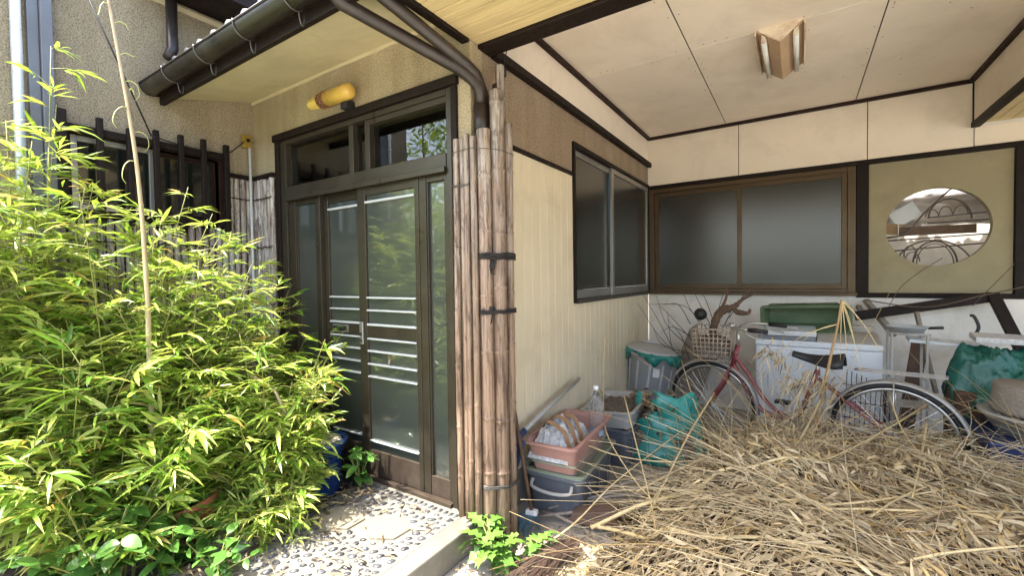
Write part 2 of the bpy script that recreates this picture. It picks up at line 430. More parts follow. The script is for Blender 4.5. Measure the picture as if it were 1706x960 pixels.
# storage recess seen through the round opening
b = MB(); b.box(.45, 1.75, 5.52, 5.55, 1.0, 2.5); b.box(.45, .47, 5.05, 5.52, 1.0, 2.5); b.box(1.73, 1.75, 5.05, 5.52, 1.0, 2.5); b.box(.45, 1.75, 5.05, 5.55, .98, 1.0)
b.build('recess_lining', mWht, house)
boxo('recess_top', mDk, house, .45, 1.75, 5.051, 5.20, 2.09, 2.13, 0)
# --- timber posts and rails on the back wall
boxo('post', mDk, house, .428, .514, YB-.012, YB+.06, 1.168, 2.343, .004)
boxo('post', mDk, house, 1.392, 1.50, YB-.012, YB+.06, 1.168, 2.343, .004)
boxo('rail', mDk, house, XS+.002, 4.2, YB-.018, YB+.06, 2.312, 2.352, .003)
boxo('rail', mDk, house, .43, 4.2, YB-.010, YB+.06, 1.145, 1.187, .003)
# --- band boards above, and the recessed ceiling
back_band = MB().box(XS, 1.16, YB-.002, YB+.003, 2.355, ZC).build('upper_band', mDk, house)
for a, c in ((XS+.004, -.503), (-.497, .50), (.506, 1.158)):
    boxo('panel', mBand, back_band, a, c, YB-.010, YB-.0025, 2.353, ZC-.03, .0015)
boxo('panel', mBand, back_band, 1.166, 4.0, YB-.010, YB-.0025, 2.353, 2.505, .0015)
side_band = MB().box(XS-.10, XS+.001, 1.975, YB, 2.602, ZC).build('side_band', mDk, house)
for a, c in ((1.98, 2.66), (2.666, 3.66), (3.666, YB-.012)):
    boxo('panel', mBand, side_band, XS+.0015, XS+.008, a, c, 2.603, ZC-.03, .0015)
rb = MB().box(1.166, 1.19, 1.975, YB-.012, 2.50, ZC).build('right_band', mDk, house)
boxo('panel', mBand, rb, 1.158, 1.1655, 1.98, YB-.012, 2.54, ZC-.03, .0015)
boxo('lower_trim', mDk, house, XS+.002, XS+.045, 1.975, YB-.011, 2.555, 2.602, .003)
boxo('cornice_trim', mRed, house, XS+.009, XS+.040, 1.975, YB-.011, ZC-.030, ZC-.002, .002)
boxo('cornice_trim', mRed, house, XS+.041, 1.125, YB-.040, YB-.011, ZC-.030, ZC-.002, .002)
boxo('cornice_trim', mRed, house, 1.126, 1.157, 1.975, YB-.041, ZC-.030, ZC-.002, .002)
boxo('corner_trim', mDk, house, 1.150, 1.166, YB-.024, YB-.0105, 2.50, ZC-.031, .002)
boxo('lower_trim', mDk, house, 1.140, 1.19, 1.975, YB-.026, 2.495, 2.538, .003)
ceil = MB().box(XS, 1.17, 1.97, YB, ZC+.006, ZC+.03).build('carport_ceiling', mDk, house)
xs_ = [XS+.01, -.612, .42, 1.16]; ys_ = [1.97, 3.18, YB-.01]
for i in range(3):
    for j in range(2):
        boxo('panel', mCeil, ceil, xs_[i]+.0036, xs_[i+1]-.0036, ys_[j]+.0020, ys_[j+1]-.0020, ZC-.001, ZC+.005, .0012)
# nail heads
b = MB()
for i in range(60):
    px_, py_ = random.choice([(random.uniform(-1.3, 1.1), 3.18+random.choice((-.03, .03))), (-.612+random.choice((-.03,.03)), random.uniform(2.1, 4.8)), (.42+random.choice((-.03,.03)), random.uniform(2.1, 4.8)), (random.uniform(-1.3,1.1), random.uniform(2.1,4.8))])
    b.lathe([(0.0001, ZC-.0022), (.004, ZC-.0018), (.004, ZC-.0008)], 6, (px_, py_, 0))
b.build('nail_heads', mRed, ceil)['kind'] = 'stuff'
# --- front beam and boarded soffits
boxo('front_beam', mDk, house, XS-.012, 4.0, 1.862, 1.972, 2.562, 2.85, .005)
fs_ = MB().box(XS-.03, 4.0, YE, 1.860, 2.60, 2.63).build('front_soffit', mDk, house)
y = 1.858; w = .083
while y > YE+.04:
    boxo('plank', mBrd, fs_, XS+.002, 4.0, y-w+.004, y, 2.580, 2.599, .0025); y -= w
boxo('soffit_edge_trim', mDk, house, XS-.045, XS, YE, 1.79, 2.566, 2.64, .003)
boxo('front_fascia', mDk, house, XS-.045, 4.0, YE-.05, YE-.002, 2.54, 2.80, .003)
rs_ = MB().box(1.192, 4.0, 1.975, YB-.012, 2.545, 2.57).build('right_soffit', mDk, house)
x = 1.194
while x < 2.4:
    boxo('plank', mBrd, rs_, x, x+w-.004, 1.98, YB-.014, 2.525, 2.544, .0025); x += w
boxo('plank_field', mBrd, rs_, x, 4.0, 1.98, YB-.014, 2.525, 2.544, .0025)
boxo('carport_roof', mDk, house, XS-.05, 4.05, YE-.05, YB+.1, 2.92, 2.97, 0)
# --- eave over the door: sloping soffit boards, fascia, tiles
def slope_z(y): return 2.735 - (YF-y)*.265
def slab(x0, x1, y0, y1, dz0, dz1):
    v = []
    for dz in (dz0, dz1):
        v += [(x0,y0,slope_z(y0)+dz),(x1,y0,slope_z(y0)+dz),(x1,y1,slope_z(y1)+dz),(x0,y1,slope_z(y1)+dz)]
    return MB().add(v, [(0,3,2,1),(4,5,6,7),(0,1,5,4),(1,2,6,5),(2,3,7,6),(3,0,4,7)])
eave = slab(XL, XS-.048, 1.17, YF, .006, .02).build('eave_soffit', mDk, house)
for a, c in ((XL+.002, -2.99), (-2.988, -2.08), (-2.078, XS-.05)):
    slab(a, c, 1.225, YF-.001, -.002, .005).build('panel', mSof, eave, bevel=.001)
boxo('eave_fascia', mDk, house, XL+.012, XS-.05, 1.195, 1.224, slope_z(1.2)-.05, slope_z(1.2)+.12, .004)
boxo('soffit_moulding', mSof, house, XL+.002, XS-.05, YF-.016, YF-.001, 2.712, 2.732, .003)
roof = slab(XL, XS-.048, 1.19, 2.3, .13, .15).build('eave_roof', M('roof_tile_grey', (.16,.16,.165), .45, var=.2), house)
for i in range(12):
    b = MB(); x = XL+.09+i*.17
    pts = []
    for yy in (1.20, 1.5, 1.9): pts.append((x, yy, slope_z(yy)+.152))
    b.tube(pts, .045, 10); b.build('roof_tile', roof.data.materials[0], roof, smooth=True)
# upper eave over the left wall
boxo('upper_eave', mDk, house, XL-.2, XL+.42, 1.05, 3.2, 3.255, 3.30, .003)
boxo('upper_eave_beam', mDk, house, XL+.36, XL+.42, 1.05, 3.2, 3.20, 3.254, .003)
boxo('wall_head_trim', mSof, house, XL+.001, XL+.012, .2, YF-.001, 3.195, 3.23, .002)
b = MB().box(XL-.25, XL+.40, 1.0, 3.25, 3.31, 3.36); b.build('upper_roof', roof.data.materials[0], house)
# interior
b = MB(); b.box(XL-.1, XS-.12, 3.4, 3.45, 0, 2.7); b.box(XL-.1, XS-.12, 1.9, 3.4, .10, .13); b.box(XL-.1, XS-.12, 1.9, 3.4, 2.7, 2.75); b.box(XL-.05, XL, 1.9, 3.4, 0, 2.7); b.box(XS-.16, XS-.12, 1.9, 3.4, 0, 2.7)
b.box(XL-1.2, XL-1.15, .2, 1.9, 1.2, 2.6); b.box(XL-1.2, XL-.1, .2, .25, 1.2, 2.6)
b.box(XS-1.2, XS-1.1, 3.45, 5.0, .8, 2.7); b.box(XS, .6, 6.2, 6.25, .8, 2.7); b.box(XS, XS+.05, 5.1, 6.2, .8, 2.7); b.box(.40, .448, 5.1, 6.2, .8, 2.7); b.box(XS, .6, 5.1, 6.2, 2.6, 2.65); b.box(XS, .6, 5.1, 6.2, .8, .85)
b.build('interior_wall', mRoom, house)

# ------------------------------------------------------------------ entrance door
door = empty('entrance_door', (0,0,0), house)
def D(name, mat, x0, x1, y0, y1, z0, z1, bevel=.0025): return boxo(name, mat, door, x0, x1, y0, y1, z0, z1, bevel)
D('timber_frame', mDk, -3.190, -3.142, 1.772, 1.90, PZ, 2.372, .004)
D('timber_frame', mDk, -1.521, -1.483, 1.776, 1.90, PZ, 2.372, .004)
D('timber_frame', mDk, -3.215, -1.475, 1.768, 1.90, 2.374, 2.424, .004)
D('jamb', mBrz, -3.140, -3.070, 1.785, 1.885, PZ, 2.371)
D('jamb', mBrz, -1.560, -1.523, 1.785, 1.885, PZ, 2.371)
D('head', mBrz, -3.069, -1.561, 1.785, 1.885, 2.338, 2.371)
D('transom_bar', mBrz, -3.069, -1.561, 1.779, 1.888, 1.945, 2.035, .004)
D('transom_lip', mBrz, -3.069, -1.561, 1.765, 1.7785, 1.932, 1.962, .002)
D('sill', mBrzR, -3.069, -1.561, 1.770, 1.885, PZ, PZ+.022)
for a in (-2.372, -2.218): D('transom_mullion', mBrz, a, a+.042, 1.792, 1.880, 2.0355, 2.3375)
D('transom_sash', mBrz, -2.175, -1.5615, 1.795, 1.84, 2.305, 2.3375, .002)
for a, c in ((-3.069, -2.3725), (-2.3295, -2.2185), (-2.1755, -1.5615)): D('transom_pane', mGlC, a+.001, c-.001, 1.828, 1.832, 2.036, 2.337, 0)
# side lights
for a, c, s1, s2 in ((-3.069, -2.705, .075, .05), (-1.7815, -1.561, .052, .03)):
    D('side_stile', mBrz, a, a+s1, 1.80, 1.85, PZ+.023, 1.944)
    D('side_stile', mBrz, c-s2, c-.001, 1.80, 1.85, PZ+.023, 1.944)
    D('side_rail', mBrzR, a+s1+.001, c-s2-.001, 1.803, 1.848, PZ+.023, .262)
    D('side_rail', mBrz, a+s1+.001, c-s2-.001, 1.803, 1.848, 1.90, 1.944)
    D('glazing_bead', mBrz, a+s1+.001, a+s1+.010, 1.806, 1.846, .263, 1.899, .001)
    D('glazing_bead', mBrz, c-s2-.010, c-s2-.001, 1.806, 1.846, .263, 1.899, .001)
    D('pane', mGlD, a+s1+.002, c-s2-.002, 1.822, 1.828, .263, 1.899, 0)
# sliding leaves
def leaf(x0, x1, y0, y1, sl, sr, front):
    D('stile', mBrz, x0, x0+sl, y0, y1, PZ+.024, 1.943)
    D('stile', mBrz, x1-sr, x1, y0, y1, PZ+.024, 1.943)
    a, c = x0+sl+.001, x1-sr-.001
    D('bottom_rail', mBrzR, a, c, y0+.003, y1-.003, PZ+.026, .308)
    D('top_rail', mBrz, a, c, y0+.003, y1-.003, 1.885, 1.943)
    D('lock_rail', mBrz, a, c, y0+.002, y1-.002, 1.012, 1.082)
    ym = (y0+y1)/2
    D('pane', mGlD, a+.001, c-.001, ym-.002, ym+.003, .309, 1.011, 0); D('pane', mGlD, a+.001, c-.001, ym-.002, ym+.003, 1.083, 1.884, 0)
    for z, h in ((1.843, .014), (1.256, .011), (1.178, .011), (1.090, .013), (1.002, .011), (.926, .011), (.845, .011), (.768, .011), (.366, .007)):
        D('bar', mSilW, a, c, y0-.006, ym-.003, z-h/2, z+h/2, .003)
leaf(-2.312, -1.783, 1.797, 1.829, .073, .033, True)
leaf(-2.704, -2.270, 1.8325, 1.8645, .042, .06, False)
D('handle', mSil, -2.300, -2.268, 1.783, 1.7965, .965, 1.105, .004)
b = MB()
for z in (.99, 1.03): b.lathe([(.0001, 0), (.009, 0), (.010, .004), (.006, .008), (.0001, .008)], 12, (-2.284, 1.782, z), Matrix.Rotation(R(90), 3, 'X'))
b.build('lock', mBlk, door, smooth=True)
D('letter_slot', mSil, -2.63, -2.47, 1.826, 1.8338, 1.022, 1.074, .003); D('letter_flap', mBlk, -2.62, -2.48, 1.823, 1.8258, 1.032, 1.064, .002)
# curtain inside
b = MB(); vs = []; fs = []; n = 70
for i in range(n+1):
    x = -3.0+1.4*i/n
    for z in (.35, 1.95): vs.append((x, 2.25+.03*math.sin(i*1.1), z))
for i in range(n): fs.append((2*i, 2*i+2, 2*i+3, 2*i+1))
b.add(vs, fs).build('curtain', mCurt, door, smooth=True)

# ------------------------------------------------------------------ windows
def W(parent, name, mat, *a, bevel=.002): return boxo(name, mat, parent, *a, bevel)
win = empty('left_window', (0,0,0), house)      # behind the dark grille
x0, x1 = XL-.07, XL+.012
W(win, 'frame', mDk, x0, x1, wy0-.03, wy0, wz0-.03, wz1+.03); W(win, 'frame', mRed, x0, x1, wy1, wy1+.03, wz0-.03, wz1+.03)
W(win, 'frame', mDk, x0, x1, wy0+.001, wy1-.001, wz1, wz1+.03); W(win, 'sill', mDk, x0, x1+.02, wy0-.03, wy1+.03, wz0-.055, wz0-.031); W(win, 'frame', mDk, x0, x1, wy0+.001, wy1-.001, wz0-.03, wz0)
for a, c, xo, mt in ((wy0+.002, 1.165, 0, mSil), (1.135, wy1-.002, -.03, mRed)):
    xa, xb = XL-.03+xo, XL-.005+xo
    W(win, 'sash', mt, xa, xb, a, a+.03, wz0+.002, wz1-.002); W(win, 'sash', mt, xa, xb, c-.03, c, wz0+.002, wz1-.002)
    W(win, 'sash', mt, xa, xb, a+.031, c-.031, wz1-.034, wz1-.002); W(win, 'sash', mt, xa, xb, a+.031, c-.031, wz0+.002, wz0+.032)
    W(win, 'pane', mGlS, xa+.01, xa+.014, a+.031, c-.031, wz0+.033, wz1-.035, bevel=0)
win = empty('side_window', (0,0,0), house)
xa, xb = XS-.06, XS+.018
W(win, 'frame', mDk, xa, xb, SY0-.028, SY0, SZ0-.02, SZ1+.02); W(win, 'frame', mDk, xa, xb, SY1, SY1+.02, SZ0-.02, SZ1+.02)
W(win, 'frame', mDk, xa, xb, SY0+.001, SY1-.001, SZ1-.012, SZ1+.02); W(win, 'sill', mBrz, xa, xb+.012, SY0+.001, SY1-.001, SZ0-.03, SZ0)
for a, c, xo in ((SY0+.004, 3.90, -.028), (3.80, SY1-.004, .0)):
    x0, x1 = XS-.016+xo, XS+.008+xo; w = .05
    W(win, 'sash', mSil, x0, x1, a, a+w, SZ0+.002, SZ1-.014); W(win, 'sash', mSil, x0, x1, c-w, c, SZ0+.002, SZ1-.014)
    W(win, 'sash', mSil, x0, x1, a+w+.001, c-w-.001, SZ1-.058, SZ1-.014); W(win, 'sash', mSil, x0, x1, a+w+.001, c-w-.001, SZ0+.002, SZ0+.07)
    W(win, 'pane', mGlF, x0+.009, x0+.014, a+w+.001, c-w-.001, SZ0+.071, SZ1-.059, bevel=0)
win = empty('back_window', (0,0,0), house)
BX0, BX1, BZ0, BZ1 = XS+.02, .426, 1.19, 2.308
ya, yb = YB-.022, YB+.06
W(win, 'frame', mGold, BX0, BX0+.05, ya, yb, BZ0, BZ1); W(win, 'frame', mGold, BX1-.06, BX1-.002, ya, yb, BZ0, BZ1)
W(win, 'frame', mGold, BX0+.051, BX1-.061, ya, yb, BZ1-.042, BZ1); W(win, 'sill', mGold, BX0-.015, BX1+.01, ya-.025, yb, BZ0-.028, BZ0-.001); W(win, 'frame', mGold, BX0+.051, BX1-.061, ya, yb, BZ0, BZ0+.03)
for a, c, yo in ((BX0+.052, -.462, .022), (-.516, BX1-.062, 0)):
    y0, y1 = YB-.014+yo, YB+.006+yo; w = .042
    W(win, 'sash', mGold, a, a+w, y0, y1, BZ0+.031, BZ1-.043); W(win, 'sash', mGold, c-w, c, y0, y1, BZ0+.031, BZ1-.043)
    W(win, 'sash', mGold, a+w+.001, c-w-.001, y0, y1, BZ1-.088, BZ1-.043); W(win, 'sash', mGold, a+w+.001, c-w-.001, y0, y1, BZ0+.031, BZ0+.078)
    W(win, 'pane', mGlF, a+w+.001, c-w-.001, y0+.008, y0+.013, BZ0+.079, BZ1-.089, bevel=0)
b = MB(); vs = []; fs = []
for i in range(31):
    t = i/30; z = 1.22+1.05*t; xx = .30-.16*(1-t)**.0+(.10*math.sin(t*2.2))
    for k in range(9): vs.append((xx+.0+k*.045, 5.10+.018*math.sin(k*1.9), z))
for i in range(30):
    for k in range(8): fs.append((i*9+k, i*9+k+1, (i+1)*9+k+1, (i+1)*9+k))
b.add(vs, fs).build('curtain', M('curtain_brown', (.20,.13,.08), .9), win, smooth=True)

# ================================================================== FIXTURES ON THE HOUSE
def curve(pts, n=6):
    """Catmull-Rom through points"""
    P = [Vector(p) for p in pts]; P = [P[0]*2-P[1]]+P+[P[-1]*2-P[-2]]; out = []
    for i in range(1, len(P)-2):
        for k in range(n):
            t = k/n; a, b_, c, d = P[i-1], P[i], P[i+1], P[i+2]
            out.append(.5*((2*b_)+(c-a)*t+(2*a-5*b_+4*c-d)*t*t+(3*b_-a-3*c+d)*t**3))
    out.append(P[-2]); return out

# gutter
g = empty('rain_gutter', (XL+.05, 1.14, 2.56)); tag(g, 'dark brown half-round gutter along the eave over the door', 'gutter')
def gput(o): o.location = -Vector(g.location); o.parent = g; return o
GY, GZ, GR = 1.14, 2.622, .055
b = MB(); rings = []; n = 14
xs = np.linspace(XL+.03, XS-.25, 30)
for ro in (GR, GR-.004):
    for x in xs:
        for j in range(n+1):
            a = pi+pi*j/n; b.v.append((x, GY+ro*math.cos(a), GZ+ro*math.sin(a)*1.05))
K = n+1; NX = len(xs)
for i in range(NX-1):
    for j in range(n):
        b.f.append((i*K+j, (i+1)*K+j, (i+1)*K+j+1, i*K+j+1)); o_ = NX*K
        b.f.append((o_+i*K+j, o_+i*K+j+1, o_+(i+1)*K+j+1, o_+(i+1)*K+j))
for j in (0, n):
    for i in range(NX-1): b.f.append((i*K+j, NX*K+i*K+j, NX*K+(i+1)*K+j, (i+1)*K+j))
gput(b.build('trough', mGut, None, smooth=True, angle=30))
b = MB(); b.tube([(xs[0], GY-GR, GZ+.003), (xs[-1], GY-GR, GZ+.003)], .006, 8); gput(b.build('rolled_edge', mGut, None, smooth=True))
b = MB(); vs = [(XL+.028, GY+GR*math.cos(pi+pi*j/n), GZ+GR*1.05*math.sin(pi+pi*j/n)) for j in range(n+1)]
b.add(vs+[(q[0]+.01, GY+(q[1]-GY)*1.07, GZ+(q[2]-GZ)*1.07) for q in vs], [tuple(range(n+1)), tuple(range(2*n+1, n, -1))]+[(j, n+1+j, n+2+j, j+1) for j in range(n)]); gput(b.build('end_cap', mGut))
for x in (-3.12, -2.70, -2.28, -1.86):
    b = MB(); pts = [(x, GY+(GR+.004)*math.cos(pi+pi*j/10), GZ+(GR+.004)*1.05*math.sin(pi+pi*j/10)) for j in range(0, 9)]
    pts = [(x, GY-GR-.004, GZ+.012)]+pts
    b.tube(pts, .0035, 6); b.tube(curve([(x, GY+.02, GZ-.055), (x-.004, GY+.03, GZ-.10), (x-.012, GY+.05, GZ-.105), (x-.012, GY+.056, GZ-.05)]), .003, 6)
    gput(b.build('bracket', mWire, None, smooth=True))
# rainwater downpipes meeting at the corner
dp = empty('rainwater_downpipe', (-1.357, 1.835, 0)); tag(dp, 'two brown downpipes slanting down to meet behind the bamboo poles', 'downpipe')
def dput(o): o.location = -Vector(dp.location); o.parent = dp; return o
VX, VY = -1.357, 1.830
eA = at(548, -4, 1, 1.16); eB = at(636, -8, 1, 1.30)
knee = Vector((VX, VY-.015, 2.335))
b = MB(); b.tube(curve([(eA.x-.01, 1.145, 2.72), (eA.x-.01, 1.145, 2.62), eA+Vector((.03,.04,-.01))], 5)+[knee+Vector((-.07,-.08,.085)), knee+Vector((-.03,-.035,.045)), knee+Vector((0,0,0)), Vector((VX, VY, 2.24))], .031, 14); dput(b.build('pipe', mPipe, None, smooth=True))
b = MB(); k2 = knee+Vector((.012, .012, .03)); b.tube([eB+Vector((-.1,-.12,.16)), eB, k2+Vector((-.05,-.075,.075)), k2+Vector((-.02,-.03,.03)), Vector((VX+.004, VY+.012, 2.30)), Vector((VX+.004, VY+.01, 2.24))], .029, 14); dput(b.build('pipe', mPipe, None, smooth=True))
b = MB(); b.lathe([(.033, 2.25), (.040, 2.25), (.040, 2.12), (.036, 2.115)], 18, (VX, VY, 0)); dput(b.build('collar', mPipe, None, smooth=True))
b = MB(); b.tube([(VX, VY, 2.2), (VX, VY, .0)], .031, 14); dput(b.build('drop_pipe', mPipe, None, smooth=True))
b = MB(); b.tube([(VX+.055, VY+.06, 2.36), (VX+.055, VY+.06, 1.2)], .026, 12); dput(b.build('drop_pipe', mPipe, None, smooth=True))
# upper downpipe by the left wall
p = at(288, 95, 0, -3.42)
b = MB(); b.tube([(-3.42, p.y, 3.25), (-3.42, p.y, p.z+.05), (-3.405, p.y-.03, p.z-.02)], .032, 14)
o = b.build('upper_downpipe', mPipe, None, smooth=True, origin=(-3.42, p.y, p.z)); tag(o, 'short dark vertical downpipe on the stucco above the gutter end', 'downpipe')

# wall lamp
lp = empty('wall_lamp', (-2.44, YF, 2.49)); tag(lp, 'cream cylindrical wall lamp with brown lattice band above the door', 'lamp')
def lput(o): o.location = -Vector(lp.location); o.parent = lp; return o
mCream = M('lamp_cream_plastic', (.66,.43,.09), .3, var=.05); mCreamP = M('lamp_pale_plastic', (.70,.52,.13), .3, var=.05); mWov = M('lamp_woven_band', (.085,.035,.02), .5, var=.4, vscale=40)
rotY = Matrix.Rotation(R(90), 3, 'Y'); LY, LZ = 1.715, 2.500
lput(MB().lathe([(.0005,0),(.026,0),(.030,.006),(.043,.125),(.043,.13)], 8, (-2.648, LY, LZ), rotY).build('shade', mCreamP))
lput(MB().lathe([(.040,.0),(.046,.0),(.046,.195),(.042,.215),(.030,.228),(.0005,.233)], 24, (-2.462, LY, LZ), rotY).build('shade', mCream, smooth=True))
bandp = lput(MB().lathe([(.044,0),(.0475,.003),(.0475,.068),(.044,.071)], 20, (-2.530, LY, LZ), rotY).build('band', mWov, smooth=True))
b = MB()
for s in (-1, 1):
    for k in range(10):
        b.tube([(-2.527+.065*t, LY+.0485*math.cos(k*pi/5+s*t*1.2), LZ+.0485*math.sin(k*pi/5+s*t*1.2)) for t in (0,.25,.5,.75,1)], .0018, 4)
lput(b.build('lattice', M('lamp_lattice', (.30,.14,.06), .5), None, smooth=True))
lput(MB().box(-2.36, -2.30, LY+.01, YF-.001, LZ-.085, LZ-.03).build('bracket', mBlk, None, bevel=.008))

# junction box, conduit and cable
jb = empty('junction_box', (XL, 1.73, 2.42)); tag(jb, 'small brass coloured junction box on the stucco with a pale conduit', 'junction box')
def jput(o): o.location = -Vector(jb.location); o.parent = jb; return o
mBrass = M('box_brass', (.34,.23,.05), .4, metal=.3, var=.2)
jput(MB().box(XL+.001, XL+.04, 1.695, 1.76, 2.37, 2.47).build('cover', mBrass, None, bevel=.006))
jput(MB().lathe([(.0005,.0),(.012,.0),(.014,.01),(.007,.016),(.0005,.016)], 12, (XL+.04, 1.728, 2.425), rotY).build('knob', mDk, None, smooth=True))
jput(MB().tube([(XL+.052, 1.735, 2.37), (XL+.052, 1.735, .3)], .0095, 10).build('conduit', M('conduit_pale', (.62,.63,.62), .4, var=.1), None, smooth=True))
pa = at(140, -20, 0, -3.38); pb_ = at(252, 226, 0, -3.42); pc = Vector((XL+.045, 1.70, 2.41))
b = MB(); b.tube([pa, pb_], .0045, 6); b.tube(curve([pb_, (-3.44, 1.28, 2.28), (-3.43, 1.45, 2.275), (-3.45, 1.58, 2.295), pc], 6), .0045, 6)
o = b.build('electric_cable', mBlk, None, smooth=True); tag(o, 'thin black cable running down the stucco wall to the junction box', 'cable')
# black cable and wire hook at the carport corner
c0 = at(844, 84, 1, 1.99); c1 = at(840, 120, 1, 1.99); c2 = at(842, 240, 1, 1.99)
b = MB(); b.tube(curve([c0, c1, c2, at(838, 268, 1, 1.98), at(848, 285, 1, 1.98), at(845, 278, 1, 1.98)], 5), .003, 6); b.tube([c1+Vector((0,0,.02)), c1-Vector((0,0,.02))], .013, 8)
o = b.build('hanging_cable', mBlk, None, smooth=True); tag(o, 'thin black cable hanging beside the tallest bamboo pole', 'cable')

# metal post and pale pipe at the far left
boxo_ = MB().box(XL, XL+.05, .605, .650, 0, 3.2).box(XL, XL+.075, .6505, .700, 0, 3.2)
o = boxo_.build('metal_post', M('galvanised_post', (.14,.145,.155), .45, metal=.3, var=.12, vscale=3), None, bevel=.004); tag(o, 'grey metal corner post against the stucco at the far left', 'post')
o = MB().tube([(XL+.045, .565, 0), (XL+.045, .565, 3.2)], .022, 14).build('pale_pipe', M('pale_blue_pipe', (.36,.40,.41), .35, var=.1, dirt=(.3,.3,.28), damt=.4), None, smooth=True); tag(o, 'pale blue vertical pipe left of the grey metal post', 'pipe')

# dark timber window grille
gr = empty('window_grille', (XL, 1.15, 1.70)); tag(gr, 'dark timber lattice grille over the window on the left wall', 'window grille')
def grput(o): o.location = -Vector(gr.location); o.parent = gr; return o
for y_, zt, zb, w in ((.716, 2.345, 1.70, .045), (.879, 2.338, 1.72, .030), (1.017, 2.315, 1.72, .030), (1.150, 2.340, 1.72, .030), (1.285, 2.345, 1.70, .030), (1.418, 2.350, 1.70, .030), (1.562, 2.345, 1.685, .034)):
    grput(MB().box(XL+.054, XL+.086, y_-w/2, y_+w/2, zb, zt).build('bar', mDk, None, bevel=.004))
grput(MB().box(XL+.026, XL+.0535, .70, 1.575, 2.238, 2.282).build('rail', mDk, None, bevel=.004)); grput(MB().box(XL+.034, XL+.0535, .70, 1.575, 1.76, 1.80).build('rail', mDk, None, bevel=.004))

# ------------------------------------------------------------------ bamboo cladding in the entrance corner
def cane(b, x, y, z0, z1, r, n=10, seed=0, lean=(0,0)):
    rr = random.Random(seed); pts = []; rs = []; z = z0; nxt = z0+rr.uniform(.05, .32)
    dx, dy = lean; H = z1-z0; bx, by = rr.uniform(-.004,.004), rr.uniform(-.004,.004)
    def P(z): 
        t = (z-z0)/H; return (x+dx*t+bx*math.sin(t*4), y+dy*t+by*math.sin(t*4), z)
    pts.append(P(z0)); rs.append(r)
    while nxt < z1-.03:
        for dz, k in ((-.02, .985), (-.006, 1.0), (0, 1.10), (.005, 1.02), (.012, .93), (.04, .99)):
            pts.append(P(nxt+dz)); rs.append(r*k)
        nxt += rr.uniform(.24, .38)*(1 if r > .025 else .9)
    pts.append(P(z1-.006)); rs.append(r); pts.append(P(z1)); rs.append(r*.86)
    pts.sort(key=lambda q: q[2]); b.tube(pts, rs, n); return b
scr = empty('bamboo_cladding', (XL+.02, 1.5, .1)); tag(scr, 'weathered grey split bamboo cladding in the corner left of the door', 'bamboo screen')
def sput(o): o.location = -Vector(scr.location); o.parent = scr; return o
sput(MB().box(XL+.001, XL+.006, .66, YF-.001, .10, 1.74).box(XL+.001, XL+.006, 1.59, YF-.001, 1.741, 2.11).build('backing', mDk, None)); sput(MB().box(XL+.0065, -3.192, YF-.006, YF-.001, .10, 2.11).build('backing', mDk, None))
y = 1.775; k = 0
while y > .66:
    zt = 2.125 if y > 1.60 else (1.755 if y > .75 else 2.1)
    if not .72 < y < .70:
        sput(cane(MB(), XL+.018, y, .10, zt+random.uniform(-.006,.006), .0190, 9, k).build('cane', mBamS, None, smooth=True))
    y -= .0425; k += 1
x = XL+.062
while x < -3.20:
    sput(cane(MB(), x, YF-.02, .10, 2.12+random.uniform(-.008,.008), .0208, 9, 100+k).build('cane', mBamS, None, smooth=True)); x += .0425; k += 1
for z in (1.98, 1.62, 1.2):
    b = MB(); yy = .70
    while yy < 1.77:
        b.tube(curve([(XL+.043, yy, z+random.uniform(-.006,.006)), (XL+.047, yy+.03, z-.006), (XL+.043, yy+.05, z+random.uniform(-.006,.006))], 3), .004, 5); yy += .048
        if random.random() < .6: b.tube([(XL+.048, yy, z), (XL+.058, yy+random.uniform(-.02,.02), z-random.uniform(.01,.03))], .0022, 4)
    if z == 1.98: b = MB().tube([(XL+.045, 1.60, z), (XL+.046, 1.68, z-.004), (XL+.045, 1.77, z)], .0042, 5)
    xx = XL+.05
    while xx < -3.21:
        b.tube(curve([(xx, YF-.043, z+random.uniform(-.006,.006)), (xx+.025, YF-.048, z-.005), (xx+.05, YF-.043, z+random.uniform(-.006,.006))], 3), .004, 5); xx += .05
        if random.random() < .7: b.tube([(xx, YF-.046, z), (xx+random.uniform(-.03,.03), YF-.056, z-random.uniform(-.01,.03))], .0022, 4)
    sput(b.build('tie_cord', mRope, None, smooth=True))
sput(MB().box(XL+.003, XL+.045, 1.585, YF-.004, 2.136, 2.160).build('cap_rail', mDk, None, bevel=.003))
sput(MB().box(XL+.046, -3.192, YF-.045, YF-.003, 2.132, 2.156).build('cap_rail', mDk, None, bevel=.003))

# ------------------------------------------------------------------ bamboo poles tied round the corner
pole = empty('bamboo_pole_bundle', (-1.36, 1.86, 0)); tag(pole, 'bundle of tall weathered bamboo poles tied round the house corner', 'bamboo poles')
def pput(o): o.location = -Vector(pole.location); o.parent = pole; return o
plist = [  # x px at y=500, plane y, radius, top px y, base z
    (764, 1.752, .0175, 231, PZ), (775, 1.748, .015, 229, PZ), (781.5, 1.742, .016, 222, PZ), (791, 1.735, .0165, 226, .0),
    (810, 1.782, .036, 215, 0), (833, 1.832, .036, 149, 0), (850, 1.90, .0235, 205, 0)]
PP = []
for i, (px_, py_, r_, ty, z0) in enumerate(plist):
    q = at(px_, 500, 1, py_); t_ = at(px_, ty, 1, py_)
    if i == 3: q.x = PX1+.022
    PP.append((q.x, py_, r_, t_.z))
    pput(cane(MB(), q.x, py_, z0, t_.z, r_, 16, 300+i).build('pole', mBam, None, smooth=True))
q = at(831, 108, 1, 1.885)
pput(cane(MB(), q.x, 1.895, 0, q.z, .024, 14, 330).build('pole', mBam, None, smooth=True))
q = at(801, 500, 1, 1.765)
pput(MB().box(q.x-.004, q.x+.004, 1.762, 1.77, 0, 2.05).build('flat_strip', mSilW, None))
